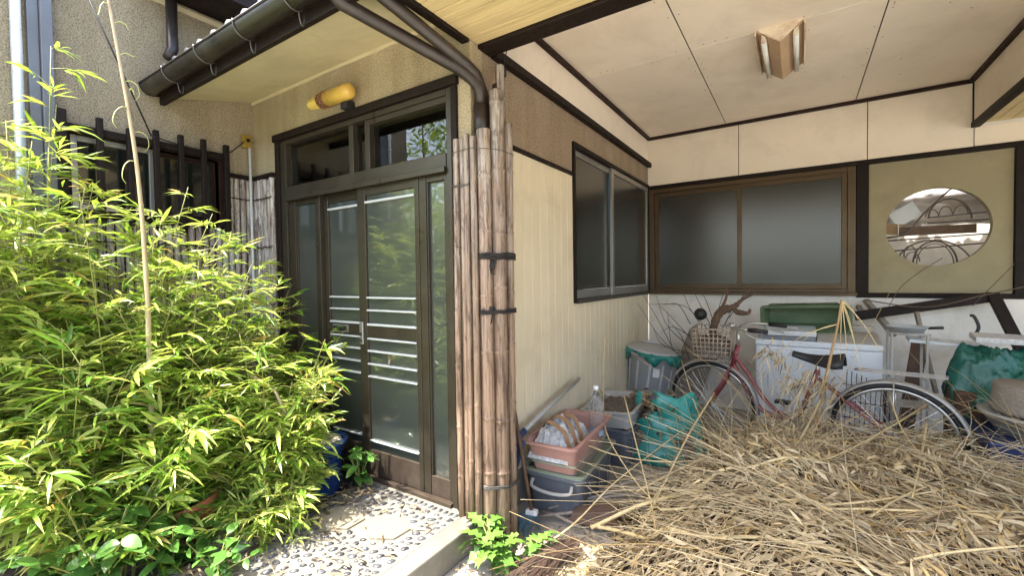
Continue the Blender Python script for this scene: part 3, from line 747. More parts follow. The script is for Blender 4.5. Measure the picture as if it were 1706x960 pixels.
def hull_path(items, off):
    pts = []
    for x, y, r_, _ in items:
        for k in range(14):
            a = 2*pi*k/14; pts.append((x+(r_+off)*math.cos(a), y+(r_+off)*math.sin(a)))
    pts = sorted(set(pts))
    def half(ps):
        h = []
        for p_ in ps:
            while len(h) >= 2 and (h[-1][0]-h[-2][0])*(p_[1]-h[-2][1])-(h[-1][1]-h[-2][1])*(p_[0]-h[-2][0]) <= 0: h.pop()
            h.append(p_)
        return h
    lo = half(pts); up = half(pts[::-1]); return lo[:-1]+up[:-1]
big3 = PP[4:7]
hp = hull_path(big3, .004)
for zc, rows, tails in ((1.475, 3, 11), (1.205, 2, 2)):
    b = MB()
    for j in range(rows):
        z = zc+(j-1)*.011
        loop = [(p_[0], p_[1], z+random.uniform(-.004,.004)) for p_ in hp]; b.tube(loop+[loop[0]], .0062, 6, cap=False)
    kx, ky = big3[1][0]-.02, big3[1][1]-big3[1][2]-.012
    for t in range(tails): b.tube(curve([(kx+random.uniform(-.02,.02), ky, zc), (kx+random.uniform(-.03,.04), ky-.012, zc-random.uniform(.03,.05)), (kx+random.uniform(-.03,.03), ky-.006, zc-random.uniform(.06,.10))], 3), .004, 5)
    b.tube([(kx-.012, ky-.004, zc-.02), (kx+.012, ky-.008, zc+.015)], .014, 7)
    pput(b.build('rope_tie', mRope, None, smooth=True))
b = MB()
for j in range(3):
    z = .30+j*.012; ph = j*1.3
    loop = [(p_[0], p_[1], z+.018*math.sin(i*.22+ph)) for i, p_ in enumerate(hp)]; b.tube(loop+[loop[0]], .0038, 6, cap=False)
pput(b.build('wire_tie', mWire, None, smooth=True))
hp2 = hull_path(PP, .003)
b = MB(); loop = [(p_[0], p_[1], 2.00+.006*math.sin(i*.4)) for i, p_ in enumerate(hp2)]; b.tube(loop+[loop[0]], .0018, 5, cap=False)
pput(b.build('thin_wire', mWire, None, smooth=True)); b = MB()
b.tube([(PP[0][0], PP[0][1]-.02, 1.535), (PP[4][0]+.02, PP[4][1]-.04, 1.49)], .0016, 5); pput(b.build('thin_wire', mWire, None, smooth=True)); b = MB()
hp3 = hull_path(PP[:3], .003); loop = [(p_[0], p_[1], 1.835+.003*math.sin(i)) for i, p_ in enumerate(hp3)]; b.tube(loop+[loop[0]], .004, 5, cap=False)
pput(b.build('thin_wire', mWire, None, smooth=True))

# ------------------------------------------------------------------ fluorescent fitting
fx = empty('fluorescent_fitting', (-.10, 3.45, ZC)); tag(fx, 'rusty twin-tube fluorescent fitting on the carport ceiling', 'ceiling light')
def fput(o): o.location = -Vector(fx.location); o.parent = fx; return o
mFx = M('fitting_enamel_rusty', (.74,.64,.49), .5, var=.15, vscale=6, dirt=(.30,.12,.04), dscale=9, damt=.7, dpos=(.45,.7)); mRef = M('reflector_brown', (.50,.34,.20), .4, var=.06, vscale=2, dirt=(.26,.12,.05), dscale=11, damt=.5, dpos=(.55,.75)); mTube = M('tube_white', (.80,.82,.78), .2, var=.03)
fc, fy0, fy1, hw, hh = -.098, 3.16, 3.80, .118, .095
zt = ZC-.0015
b = MB(); v = [(fc-hw, zt), (fc+hw, zt), (fc+hw, zt-.012), (fc, zt-hh), (fc-hw, zt-.012)]
b.add([(x, fy0+.012, z) for x, z in v]+[(x, fy1, z) for x, z in v], [(0,1,2,3,4), (9,8,7,6,5)]+[(i, (i+1)%5+0, (i+1)%5+5, i+5) for i in range(5)][::1]); fput(b.build('reflector', mRef, None, bevel=.003))
b = MB(); e = [(fc-hw-.006, zt), (fc+hw+.006, zt), (fc+.004, zt-hh-.012)]
for y0 in (fy0, ):
    b.add([(x, y0, z) for x, z in e]+[(x, y0+.011, z) for x, z in e], [(0,1,2), (5,4,3), (0,3,4,1), (1,4,5,2), (2,5,3,0)])
fput(b.build('end_plate', mFx, None, bevel=.002))
for s in (-1, 1): fput(MB().obox((fc+s*(hw+.010), (fy0+fy1)/2, zt-.018), (.004,0,s*.002), (0,(fy1-fy0)/2-.004,0), (s*-.004,0,.017)).build('flange', mFx, None, bevel=.001))
for s in (-1, 1):
    tx, tz = fc+s*.085, zt-.062
    fput(MB().tube([(tx, fy0+.02, tz), (tx, fy1-.015, tz)], .0155, 14).build('tube', mTube, None, smooth=True))
    for yy in (fy0+.012, fy1-.018): fput(MB().box(tx-.012, tx+.012, yy, yy+.014, tz-.02, zt-.02).build('lamp_holder', mFx, None, bevel=.004))

# ================================================================== PLANTS
mLeaf = leaf_mat('bamboo_leaf', [(0, (.03,.085,.010)), (.28, (.085,.20,.018)), (.55, (.26,.39,.055)), (.86, (.54,.60,.15)), (.93, (.45,.36,.09)), (.97, (.46,.27,.06)), (1, (.52,.40,.22))], .40, .34, (.42,.58,.05))
mCulm = M('bamboo_culm', (.24,.25,.06), .5, var=.3, vscale=20)
def shrub(name, label, base, culms, H, spread, group, twigs=13, lv=7, L=(.075,.135), bias=(0,0), tint0=.0, tmin=.22, start=.08):
    bx, by = base; root = empty(name, (bx, by, .05)); tag(root, label, 'bamboo', group)
    B = []; Dv = []; Nv = []; Ls = []; Tn = []
    for c in range(culms):
        a = random.uniform(0, 2*pi); rad = start*math.sqrt(random.random())
        h = H*random.uniform(.62, 1.05); lean = spread*random.uniform(.25, 1.0)
        la = a+random.uniform(-.6, .6); ld = np.array([math.cos(la)+bias[0], math.sin(la)+bias[1]])
        ld = ld/max(.3, np.linalg.norm(ld))
        p0 = np.array([rad*math.cos(a), rad*math.sin(a), 0])
        def pos(t): return p0+np.array([ld[0]*lean*t**1.7, ld[1]*lean*t**1.7, h*(t-.18*t**3*(lean/H))])
        cb = MB(); cb.tube([pos(t) for t in np.linspace(0, 1, 9)], [.0048*(1-.75*t)+.0006 for t in np.linspace(0, 1, 9)], 5)
        ctint = random.gauss(0, .10)
        for k in range(twigs):
            t = tmin+(1-tmin)*(k+random.random())/twigs
            q = pos(t); ta = random.uniform(0, 2*pi)
            td = np.array([math.cos(ta)*.9+ld[0]*.45, math.sin(ta)*.9+ld[1]*.45, random.uniform(.1, .75)]); td /= np.linalg.norm(td)
            tl = random.uniform(.07, .26)*(1.15-.5*t)
            e = q+td*tl; e[2] -= tl*.12
            cb.tube([q, (q+e)/2+np.array([0,0,.01]), e], [.0016, .0013, .0007], 3, cap=False)
            sd = np.cross(td, [0,0,1.0]); sd /= max(1e-6, np.linalg.norm(sd))
            nl = random.randint(lv-2, lv+2)
            for i in range(nl):
                f = .35+.65*(i+1)/nl; bp = q+(e-q)*f
                side = (1 if i % 2 else -1); ang = random.uniform(.25, 1.0) if i < nl-1 else random.uniform(-.2,.2)
                d = td*math.cos(ang)+sd*(side*math.sin(ang))+np.array([0,0,random.uniform(-.35,.30)])
                B.append(bp); Dv.append(d); nn = np.array([random.gauss(0,.45), random.gauss(0,.45)-.15, 1.0]); Nv.append(nn)
                Ls.append(random.uniform(*L)*random.choice((.45,.7,.85,.95,1.15)))
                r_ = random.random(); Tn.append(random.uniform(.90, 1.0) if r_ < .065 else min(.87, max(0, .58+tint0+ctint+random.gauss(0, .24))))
        cb.build('culm', mCulm, root, smooth=True)
    B = np.array(B); Dv = np.array(Dv); Nv = np.array(Nv); Ls = np.array(Ls); Tn = np.array(Tn); N = len(B)
    V, F = leaves(B, Dv, Nv, Ls, Ls*RNG.uniform(.10, .19, N), RNG.uniform(.0, .55, N), .28)
    o = np_mesh('foliage', V, F, mLeaf, root, np.repeat(Tn, 8)); o['kind'] = 'stuff'
    # nothing grows through the house wall or the door
    me = o.data; co = np.empty(len(me.vertices)*3, np.float32); me.vertices.foreach_get('co', co); co = co.reshape(-1, 3)
    wx = co[:, 0]+bx; wy = co[:, 1]+by
    co[:, 0] = np.maximum(wx, XL+.10)-bx; co[:, 1] = np.where(wx > -3.2, np.minimum(wy, 1.73), np.minimum(wy, 1.70))-by
    me.vertices.foreach_set('co', co.ravel()); me.update()
    return root, N
G_ = 'dwarf bamboo in the garden bed'
NL = 0
for args in (
    ('bamboo_shrub', 'tall yellow-green bamboo at the left edge beside the pale pipe', (-3.14, .34), 24, 2.15, .42, G_, 22, 8, (.08,.15), (.0,-.2), .13),
    ('bamboo_shrub', 'tallest bamboo, its tip leaning in at the top left corner', (-3.14, .50), 17, 2.50, .22, G_, 22, 8, (.08,.14), (.0,.1), .15),
    ('bamboo_shrub', 'tall bamboo growing under the window grille', (-3.00, .80), 28, 1.86, .50, G_, 20, 8, (.08,.14), (.2,-.1), .06),
    ('bamboo_shrub', 'leafy bamboo behind the dry pale stalk', (-2.88, 1.04), 20, 1.66, .42, G_, 18, 8, (.08,.14), (.1,-.2), .05),
    ('bamboo_shrub', 'bamboo with upright sprays in front of the bamboo cladding', (-2.80, 1.30), 13, 1.36, .36, G_, 17, 7, (.08,.135), (.2,-.1), .0),
    ('bamboo_shrub', 'dark shaded bamboo in the corner left of the door', (-2.98, 1.52), 12, 1.12, .30, G_, 15, 7, (.08,.13), (.2,-.2), -.18),  # lower leaf tint puts the corner's shade into the colour
    ('bamboo_shrub', 'bright bamboo reaching across the sliding door', (-2.52, 1.36), 18, 1.08, .42, G_, 17, 8, (.08,.14), (.5,-.05), .06),
    ('bamboo_shrub', 'dense bright bamboo in the middle of the bed', (-2.80, .92), 22, 1.12, .46, G_, 18, 8, (.085,.15), (.2,-.2), .10),
    ('bamboo_shrub', 'low bamboo spilling over the edge of the pebbled step', (-2.50, 1.22), 20, .66, .30, G_, 13, 8, (.07,.125), (.25,.1), .06),
    ('bamboo_shrub', 'dense bamboo low at the left edge of the picture', (-2.85, .58), 22, 1.12, .45, G_, 18, 8, (.09,.155), (.1,-.1), .02),
    ('bamboo_shrub', 'small bamboo tuft in front of the blue pot', (-2.38, 1.36), 16, .60, .24, G_, 12, 8, (.07,.12), (.2,-.2), .03),
    ('bamboo_shrub', 'short fine-leaved bamboo tuft at the near end of the step', (-2.23, 1.16), 18, .32, .15, G_, 11, 8, (.05,.09), (.1,0), .10),
    ('bamboo_shrub', 'low bamboo behind the broad-leaved shrub', (-2.50, .62), 18, .72, .35, G_, 16, 8, (.08,.14), (.0,-.1), .0)):
    NL += shrub(*args)[1]
print('bamboo leaves', NL)

# garden tree beyond the bed: it shows in the door glass
tree = empty('garden_tree', (-5.6, -1.2, 0)); tag(tree, 'leafy garden tree outside the picture that shows in the door glass', 'tree')
tk = MB(); tk.tube([(0,0,0),(.05,.02,1.2),(.0,.1,2.2),(.1,.1,3.2)], [.10,.085,.07,.04], 10)
for k in range(9):
    a = k*2.4; z = 1.2+.22*k; tk.tube([(.03,.05,z), (.6*math.cos(a), .6*math.sin(a), z+.45), (1.1*math.cos(a), 1.1*math.sin(a), z+.7)], [.04,.025,.01], 7)
tk.build('trunk', M('bark', (.10,.075,.055), .9, var=.3, vscale=12, bump=.6, bscale=40), tree, smooth=True)
N = 9000; c_ = RNG.normal(0, 1, (60, 3))*np.array([.85,.85,.75])+np.array([0,0,2.3]); P = c_[RNG.integers(0, 60, N)]+RNG.normal(0, .20, (N,3)); P[:,2] = np.maximum(P[:,2], .3)
V, F = leaves(P, RNG.normal(0,1,(N,3)), RNG.normal(0,.6,(N,3))+np.array([0,0,1.]), RNG.uniform(.07,.13,N), RNG.uniform(.025,.045,N), RNG.uniform(0,.4,N))
np_mesh('crown', V, F, mLeaf, tree, np.repeat(RNG.uniform(.1,.75,N), 8))

# hedge added across the drive, out of view, for the window panes to mirror
hd = empty('hedge', (1.0, -8.0, 0)); tag(hd, 'dark green hedge added out of view for the window panes to mirror', 'hedge')
MB().box(-9, 9, -.35, .35, 0, 1.7).build('core', M('hedge_core', (.02,.03,.012), .9), hd)
N = 16000; P = np.stack([RNG.uniform(-9.2, 9.2, N), RNG.normal(.3, .18, N), RNG.uniform(.05, 1.95, N)+.12*np.sin(RNG.uniform(0,6,N))], 1); P[:, 2] += .25*np.sin(P[:, 0]*1.3)*np.sin(P[:, 0]*.37)
V, F = leaves(P, RNG.normal(0,1,(N,3)), RNG.normal(0,.6,(N,3))+np.array([0,.5,.6]), RNG.uniform(.12,.24,N), RNG.uniform(.06,.11,N), RNG.uniform(0,.4,N))
np_mesh('foliage', V, F, mLeaf, hd, np.repeat(RNG.uniform(.0,.6,N), 8))['kind'] = 'stuff'

# tall dry stalk with curled sheaths
p0 = at(250, 620, 0, -2.62); p1 = at(244, 470, 0, -2.66); p2 = at(226, 260, 0, -2.72); p3 = at(181, 0, 0, -2.80); p4 = p3+(p3-p2)*.35
st = empty('dry_stalk', (p0.x, p0.y, .07)); tag(st, 'tall bare pale stalk with curled sheaths rising out of the bamboo', 'stalk')
def stput(o): o.location = -Vector(st.location); o.parent = st; return o
mStalk = M('stalk_pale', (.42,.34,.19), .55, var=.2, vscale=5, scale=(20,20,2), dirt=(.30,.19,.12), dscale=1.5, damt=.7)
pts = curve([Vector((p0.x+.01, p0.y, .07)), p0, p1, p2, p3, p4], 8)
stput(MB().tube(pts, [.0135-.0085*i/(len(pts)-1) for i in range(len(pts))], 10).build('stem', mStalk, None, smooth=True))
mSh = M('sheath_pale_green', (.55,.58,.20), .5, var=.2)
for sx_, sy_, dx_, dy_, cu in ((178, 5, -11, 20, 1), (190, 38, 20, 14, 1), (199, 92, 20, 2, .4), (209, 135, 20, 34, 1.6), (211, 178, -20, 36, 1.7), (225, 220, 20, 34, 1.7), (222, 268, -16, 38, 1.5), (216, 150, 6, 8, .5)):
    xx = -2.72-.08*(260-sy_)/260
    a = at(sx_, sy_, 0, xx); bq = at(sx_+dx_*1.0, sy_+dy_*.25, 0, xx+.01); c = at(sx_+dx_*1.15, sy_+dy_*.7, 0, xx+.015); d = at(sx_+dx_*(.75 if cu > 1 else 1.4), sy_+dy_, 0, xx+.01)
    path = curve([a, (a+bq)/2+Vector((0,0,.012)), bq, c, d], 4)
    stput(MB().tube(path, [.0055*(1-.7*i/(len(path)-1)) for i in range(len(path))], 6, squash=.35).build('sheath', mSh, None, smooth=True))

# broad-leaved shrub, every leaf a part
mBroad = M('broad_leaf_glossy', (.075,.17,.03), .22, var=.35, vscale=14, rand=.40, spec=.6)
def broad_leaf_mesh(L, W, tip=1.5, teeth=0, fold=.2, droop=.25):
    b = MB(); n = 7; cols = []
    for i in range(n+1):
        t = i/n; w = W/2*math.sin(pi*min(1, t**.85))**.8*(1 if i < n else 0)
        if teeth and 0 < i < n: w *= (1.25 if i % 2 else .45)
        z = -droop*L*t*t
        cols.append(((t*L, -w, z+fold*w), (t*L, 0, z), (t*L, w, z+fold*w)))
    vs = [p for c in cols for p in c]; fs = []
    for i in range(n):
        a = i*3; fs += [(a, a+3, a+4, a+1), (a+1, a+4, a+5, a+2)]
    return b.add(vs, fs)
blm = []
for k in range(4):
    o = broad_leaf_mesh(.062, .030+.004*k, droop=.15+.1*k).build('leaf', mBroad, None, smooth=True); blm.append(o.data); bpy.data.objects.remove(o)
def broad_shrub(name, label, loc, nst, H, spread, nleaf, sc=(0.8, 1.35), lmeshes=blm, cat='shrub', bias=(0, 0)):
    root = empty(name, loc); tag(root, label, cat)
    for s in range(nst):
        a = random.uniform(0, 2*pi); h = H*random.uniform(.6, 1); l_ = spread*random.uniform(.3, 1)
        ex, ey = l_*(math.cos(a)+bias[0]), l_*(math.sin(a)+bias[1])
        path = [Vector((ex*t**1.5, ey*t**1.5, h*t)) for t in (0, .25, .5, .75, 1)]
        MB().tube(path, [.0045, .004, .0035, .003, .002], 5).build('stem', mCulm, root, smooth=True)
        for i in range(nleaf):
            t = .3+.7*(i+1)/nleaf; q = Vector((ex*t**1.5, ey*t**1.5, h*t))
            o = bpy.data.objects.new('leaf', random.choice(lmeshes)); COL.objects.link(o); o.parent = root; o.location = q
            o.rotation_euler = (random.gauss(0, .35), random.uniform(-.65, .25), i*2.4+random.uniform(-.4, .4)); k = random.uniform(*sc); o.scale = (k, k, k)
    return root
broad_shrub('broad_leaved_shrub', 'glossy broad-leaved shrub at the bottom left, in front of the terracotta pot', (-2.30, .78, .05), 14, .34, .26, 9, (1.0, 1.6))
broad_shrub('broad_leaved_shrub', 'glossy broad-leaved shrub nearest the left bottom corner', (-2.42, .58, .05), 14, .42, .28, 9, (1.0, 1.6))
broad_shrub('broad_leaved_shrub', 'low dark glossy shrub in the bottom left corner beside the near step end', (-2.02, .83, .13), 8, .17, .16, 7, (.7, 1.1))
broad_shrub('broad_leaved_shrub', 'small dark-leaved plant between the blue pot and the door', (-2.17, 1.66, PZ), 6, .26, .09, 6, (1.1, 1.6))
# bright lobed weed at the foot of the poles
mWeed = M('weed_leaf_bright', (.10,.22,.03), .45, var=.25, vscale=20, rand=.25)
wlm = []
for k in range(4):
    o = broad_leaf_mesh(.105, .052+.006*k, teeth=1, droop=.35+.12*k, fold=.1).build('leaf', mWeed, None, smooth=True); wlm.append(o.data); bpy.data.objects.remove(o)
broad_shrub('weed', 'bright green weed with jagged leaves at the foot of the bamboo poles', (-1.19, 1.66, 0), 13, .20, .13, 5, (.7, 1.1), wlm, 'weed')
broad_shrub('weed', 'darker jagged weed growing beside the bright green one', (-1.06, 1.83, 0), 4, .13, .07, 4, (.7, 1.0), wlm, 'weed')

# pots and rock
mBlue = M('glazed_blue', (.018,.045,.16), .18, var=.35, vscale=8, spec=.7); mTerra = M('terracotta', (.42,.13,.055), .7, var=.15, dirt=(.3,.2,.12), dscale=6)
mPerl = M('pale_gravel_soil', (.45,.40,.33), .95, var=.4, vscale=50, bump=.8, bscale=90, bdist=.006)
pp = at(546, 770, 1, 1.58)
pt = empty('blue_pot', (pp.x-.02, 1.58, .085)); tag(pt, 'glazed dark blue plant pot beside the sliding door', 'plant pot')
MB().lathe([(.0005,0),(.075,0),(.080,.01),(.106,.30),(.124,.308),(.128,.325),(.122,.34),(.110,.337),(.102,.31),(.0005,.305)], 40).build('pot', mBlue, pt, smooth=True)
blob(.10, .10, .03, 5, 18, 6, .2).build('soil', mPerl, pt, smooth=True).location = (0, 0, .318)
tp = empty('terracotta_pot', (-2.44, .955, .10)); tag(tp, 'orange terracotta pot tilted among the bamboo stems', 'plant pot'); tp.rotation_euler = (R(10), R(-14), 0)
MB().lathe([(.0005,0),(.075,0),(.105,.17),(.120,.172),(.124,.205),(.112,.205),(.100,.17),(.0005,.15)], 36).build('pot', mTerra, tp, smooth=True)
blob(.10, .10, .02, 6, 16, 6, .2).build('soil', mSoil, tp, smooth=True).location = (0, 0, .158)
for (px_, py_, sz, lab) in ((380, 915, .13, 'grey mossy rock in front of the terracotta pot'), (418, 850, .10, 'grey weathered rock behind the terracotta pot')):
    q = at(px_, py_, 2, .11); o = blob(sz, sz*.8, sz*.62, int(px_), 28, 16, .5).build('rock', mRock, None, smooth=True, origin=(0,0,0)); o.location = (q.x, q.y, .10); tag(o, lab, 'rock')
# thick twig poking out of the bamboo
o = MB().tube([at(385, 622, 1, 1.28), at(420, 627, 1, 1.27), at(458, 650, 1, 1.25), at(480, 700, 1, 1.3)], [.008,.009,.008,.007], 8).build('dead_twig', mStalk, None, smooth=True); tag(o, 'thick pale twig lying across the bright bamboo', 'twig')
# litter along the edge of the step
N = 900; bx = np.where(RNG.random(N) < .88, RNG.uniform(PX0-.25, PX0+.16, N), RNG.uniform(PX0, PX1-.1, N)); by = RNG.uniform(.72, 1.7, N); bz = np.where(bx > PX0, PZ+.005, .10)+RNG.uniform(0, .02, N)
an = RNG.uniform(0, 2*pi, N); L = RNG.uniform(.03, .09, N)
V, F = leaves(np.stack([bx,by,bz],1), np.stack([np.cos(an),np.sin(an),RNG.uniform(-.1,.2,N)],1), np.stack([RNG.normal(0,.4,N),RNG.normal(0,.4,N),np.ones(N)],1), L, L*.14, RNG.uniform(0,.2,N))
mDry = leaf_mat('dry_leaf', [(0, (.04,.028,.017)), (.22, (.17,.12,.068)), (.50, (.47,.37,.22)), (.85, (.74,.615,.39)), (1, (.68,.48,.21))], .18, .55, (.55,.42,.2), .3)
tag(np_mesh('leaf_litter', V, F, mDry, None, np.repeat(RNG.uniform(0,.7,N), 8)), 'brown fallen leaves along the edge of the step', 'leaf litter', kind='stuff')

# ================================================================== CARPORT: THINGS
def group_put(root):
    def f(o):
        o.location = Vector(o.location)-Vector(root.location); o.parent = root; return o
    return f
def tub(L, W, H, t=.006, taper=.82, rim=.018, n=6, cr=.25):
    """open rounded tub with lip: centred on origin, base at z=0"""
    def ring(l, w, z):
        pts = []; r = min(l, w)*cr/2
        for sx, sy, a0 in ((1,1,0), (-1,1,pi/2), (-1,-1,pi), (1,-1,1.5*pi)):
            for k in range(n+1):
                a = a0+pi/2*k/n; pts.append((sx*(l/2-r)+r*math.cos(a), sy*(w/2-r)+r*math.sin(a), z))
        return pts
    prof = [(L*taper, W*taper, 0), (L*.97, W*.97, H*.9), (L, W, H*.9), (L+rim, W+rim, H*.92), (L+rim, W+rim, H), (L-t*2, W-t*2, H), (L*.95-t*2, W*.95-t*2, H*.88), (L*taper-t*2, W*taper-t*2, t)]
    b = MB(); k = len(ring(1,1,0))
    for l, w, z in prof: b.v += ring(l, w, z)
    for i in range(len(prof)-1):
        for j in range(k): b.f.append((i*k+j, i*k+(j+1)%k, (i+1)*k+(j+1)%k, (i+1)*k+j))
    b.f.append(tuple(reversed(range(k)))); b.f.append(tuple((len(prof)-1)*k+j for j in range(k)))
    return b
def lump(l, w, h, seed, res=14, amp=.25, f=4.0, sharp=False):
    """crumpled mound, base at 0"""
    b = MB(); vs = []; fs = []
    for j in range(res+1):
        for i in range(res+1):
            u, v = i/res*2-1, j/res*2-1
            e = max(0, 1-max(abs(u), abs(v))**4)
            nz = mnoise.noise(Vector((u*f, v*f, seed*3.1)))
            if sharp: nz = abs(nz)*2-.5
            vs.append((u*l/2*(1+.08*nz), v*w/2*(1+.08*mnoise.noise(Vector((u*f+9, v*f, seed)))), h*e*(.75+amp*nz)))
    for j in range(res):
        for i in range(res): a = j*(res+1)+i; fs.append((a, a+1, a+res+2, a+res+1))
    return b.add(vs, fs)
mPlG = M('plastic_grey', (.48,.48,.48), .5, var=.08, vscale=4, dirt=(.45,.42,.37), dscale=4, damt=.6)
mPlBl = M('plastic_grey_blue', (.115,.125,.145), .5, var=.12, vscale=4, dirt=(.28,.27,.245), dscale=4, damt=.7)
mPlGr = M('plastic_pale_green', (.27,.30,.22), .5, var=.08, dirt=(.35,.31,.24), dscale=5, damt=.5)
mPink = M('plastic_pink_brown', (.40,.215,.175), .55, var=.08, dirt=(.38,.28,.235), dscale=5, damt=.5)
mPlW = M('plastic_pale_grey', (.40,.39,.365), .5, var=.08, dirt=(.36,.32,.26), dscale=6, damt=.5)
mNews = M('newsprint', (.50,.50,.49), .9, var=.3, vscale=45, dirt=(.28,.27,.26), dscale=30, damt=.6)
mTape = M('brown_tape', (.40,.23,.12), .35, var=.12)
mTeal = M('teal_plastic', (.025,.25,.205), .32, var=.25, vscale=5, dirt=(.14,.36,.31), dscale=4, damt=.6, bump=.4, bscale=9, bdist=.02)
mDebris = M('leaf_debris', (.16,.13,.105), .95, var=.6, vscale=60, bump=1, bscale=80, bdist=.012)
mClear = glass_mat('clear_plastic', (.92,.93,.92), .92, .08, ior=1.3)
mWoodG = M('wood_grey', (.24,.205,.165), .85, var=.25, vscale=6, scale=(3,20,20), bump=.4, bscale=40)
mWoodB = M('wood_brown', (.115,.072,.050), .75, var=.3, vscale=8, scale=(3,16,16))
mRust = M('rusty_steel', (.10,.055,.035), .8, var=.4, vscale=14)
mEnW = M('enamel_white', (.66,.70,.74), .32, var=.05, vscale=3, dirt=(.42,.40,.36), dscale=4, damt=.45)
mLidG = M('lid_grey_beige', (.44,.41,.37), .55, var=.08, dirt=(.30,.26,.20), dscale=6, damt=.5)
mGrn = M('planter_green', (.085,.135,.07), .65, var=.2, vscale=5, dirt=(.20,.22,.16), dscale=4, damt=.7)
mNavy = M('plastic_navy', (.02,.035,.10), .4, var=.2)
mChr = M('steel_chrome_dull', (.50,.49,.46), .35, metal=.8, var=.15, dirt=(.22,.13,.08), dscale=14, damt=.5)
mFrm = M('bicycle_paint_red', (.22,.045,.05), .35, var=.2, vscale=9, dirt=(.30,.16,.15), dscale=10, damt=.6)
mMud = M('mudguard_grey', (.36,.35,.33), .42, metal=.4, var=.15, dirt=(.16,.12,.09), dscale=9, damt=.6)
mBask = M('basket_wire_rusty', (.42,.34,.26), .6, metal=.3, var=.4, vscale=30)

# storage box, green planter, pink planter with newspaper, bottle
ang = R(4)
def place(o, x, y, z, rz=0, rx=0, ry=0): o.location = (x, y, z); o.rotation_euler = (rx, ry, rz); return o
bx = empty('storage_box'); tag(bx, 'grey-blue plastic storage box under the planters by the siding', 'box')
tub(.62, .36, .24, taper=.86).build('body', mPlBl, bx, smooth=False, bevel=.002)
o = MB(); o.tube(curve([(-.318,-.12,.205), (-.345,-.11,.17), (-.350,0,.155), (-.345,.11,.17), (-.318,.12,.205)], 5), .010, 8, squash=.6); o.build('handle', mPlW, bx, smooth=True)
tub(.64, .375, .035, taper=.99, cr=.22).build('lid_rim', mPlGr, bx).location = (0, 0, .228)
for s in (-1, 0, 1): boxo('rib', mPlBl, bx, -.012+s*.17, .012+s*.17, -.182, -.168, .03, .20, .004)
place(bx, -1.19, 2.50, .002, R(90)+ang)
gp = empty('green_planter'); tag(gp, 'pale green planter trough stacked under the pink planter', 'planter')
tub(.60, .27, .12, taper=.85).build('trough', mPlGr, gp); place(gp, -1.185, 2.47, .205, R(90)+ang)
pk = empty('pink_planter'); tag(pk, 'pink-brown plastic planter holding a wrapped newspaper bundle', 'planter')
tub(.66, .30, .17, taper=.84, rim=.03).build('trough', mPink, pk)
place(pk, -1.18, 2.46, .270, R(90)+ang)
nb = empty('newspaper_bundle'); tag(nb, 'crumpled newspaper bundle strapped with brown tape in the pink planter', 'newspaper bundle')
def mound(x, y): return .165*max(0, 1-max(abs(x)/.21, abs(y)/.14)**3.2)+.0
b = MB(); res = 34; vs = []; fs = []
for j in range(res+1):
    for i in range(res+1):
        u, v = i/res*2-1, j/res*2-1; x, y = u*.21, v*.125
        nz = abs(mnoise.noise(Vector((u*3.2, v*2.6, 1.7))))+.5*abs(mnoise.noise(Vector((u*7, v*6, 4.7))))
        vs.append((x, y, mound(x, y*1.1)*(.80+.42*nz)))
for j in range(res):
    for i in range(res): a = j*(res+1)+i; fs.append((a, a+1, a+res+2, a+res+1))
b.add(vs, fs).build('paper', mNews, nb)
for k, (xx, sl) in enumerate(((-.10, .05), (-.01, .04), (.09, .05))):
    b = MB(); vs = []; m_ = 18
    for i in range(m_+1):
        y = -.122+.244*i/m_; x = xx+sl*(y/.12)
        z = max(.02, mound(x, y*1.1)*1.13+.006)
        vs += [(x-.022, y, z), (x+.022, y, z)]
    b.add(vs, [(2*i, 2*i+1, 2*i+3, 2*i+2) for i in range(m_)]).build('tape', mTape, nb, solid=.001)
place(nb, -1.195, 2.36, .335, R(90)+ang)
bo = empty('plastic_bottle'); tag(bo, 'clear empty plastic bottle standing in the pink planter', 'bottle')
prof = [(.0005,.0),(.040,0),(.047,.012),(.047,.05)]
for k in range(5): prof += [(.047,.055+k*.026),(.0435,.064+k*.026),(.047,.073+k*.026)]
prof += [(.047,.20),(.040,.235),(.020,.275),(.014,.285),(.014,.30)]
MB().lathe(prof, 28).build('body', mClear, bo, smooth=True); MB().lathe([(.0005,.322),(.015,.322),(.0165,.318),(.0165,.296),(.0005,.296)], 20).build('cap', M('cap_white', (.8,.82,.85), .4), bo, smooth=True)
MB().lathe([(.0478,.012),(.0478,.045)], 28).build('label', M('label_blue', (.30,.42,.55), .5, var=.3, vscale=30), bo, smooth=True)
place(bo, -1.085, 2.64, .345)

# soil tray on an upturned crate
cr_ = empty('grey_crate'); tag(cr_, 'dark grey crate carrying the tray of dry soil', 'crate')
tub(.52, .36, .27, taper=.9).build('body', mPlBl, cr_)
for s in (-1, 0, 1): boxo('rib', mPlBl, cr_, -.01+s*.15, .01+s*.15, -.178, -.164, .03, .22, .003)
place(cr_, -1.17, 3.28, .002, R(88))
tr = empty('soil_tray'); tag(tr, 'pale plastic tray heaped with dry soil and leaf litter', 'tray')
tub(.62, .37, .13, taper=.86, rim=.03).build('tray', mPlW, tr); lump(.55, .31, .06, 3, 18, .5, 5).build('soil', mDebris, tr, smooth=True).location = (0, 0, .075)
boxo('handle_lug', mPlW, tr, -.345, -.318, -.06, .06, .112, .128, .004)
place(tr, -1.165, 3.28, .275, R(90)+ang, R(-4))

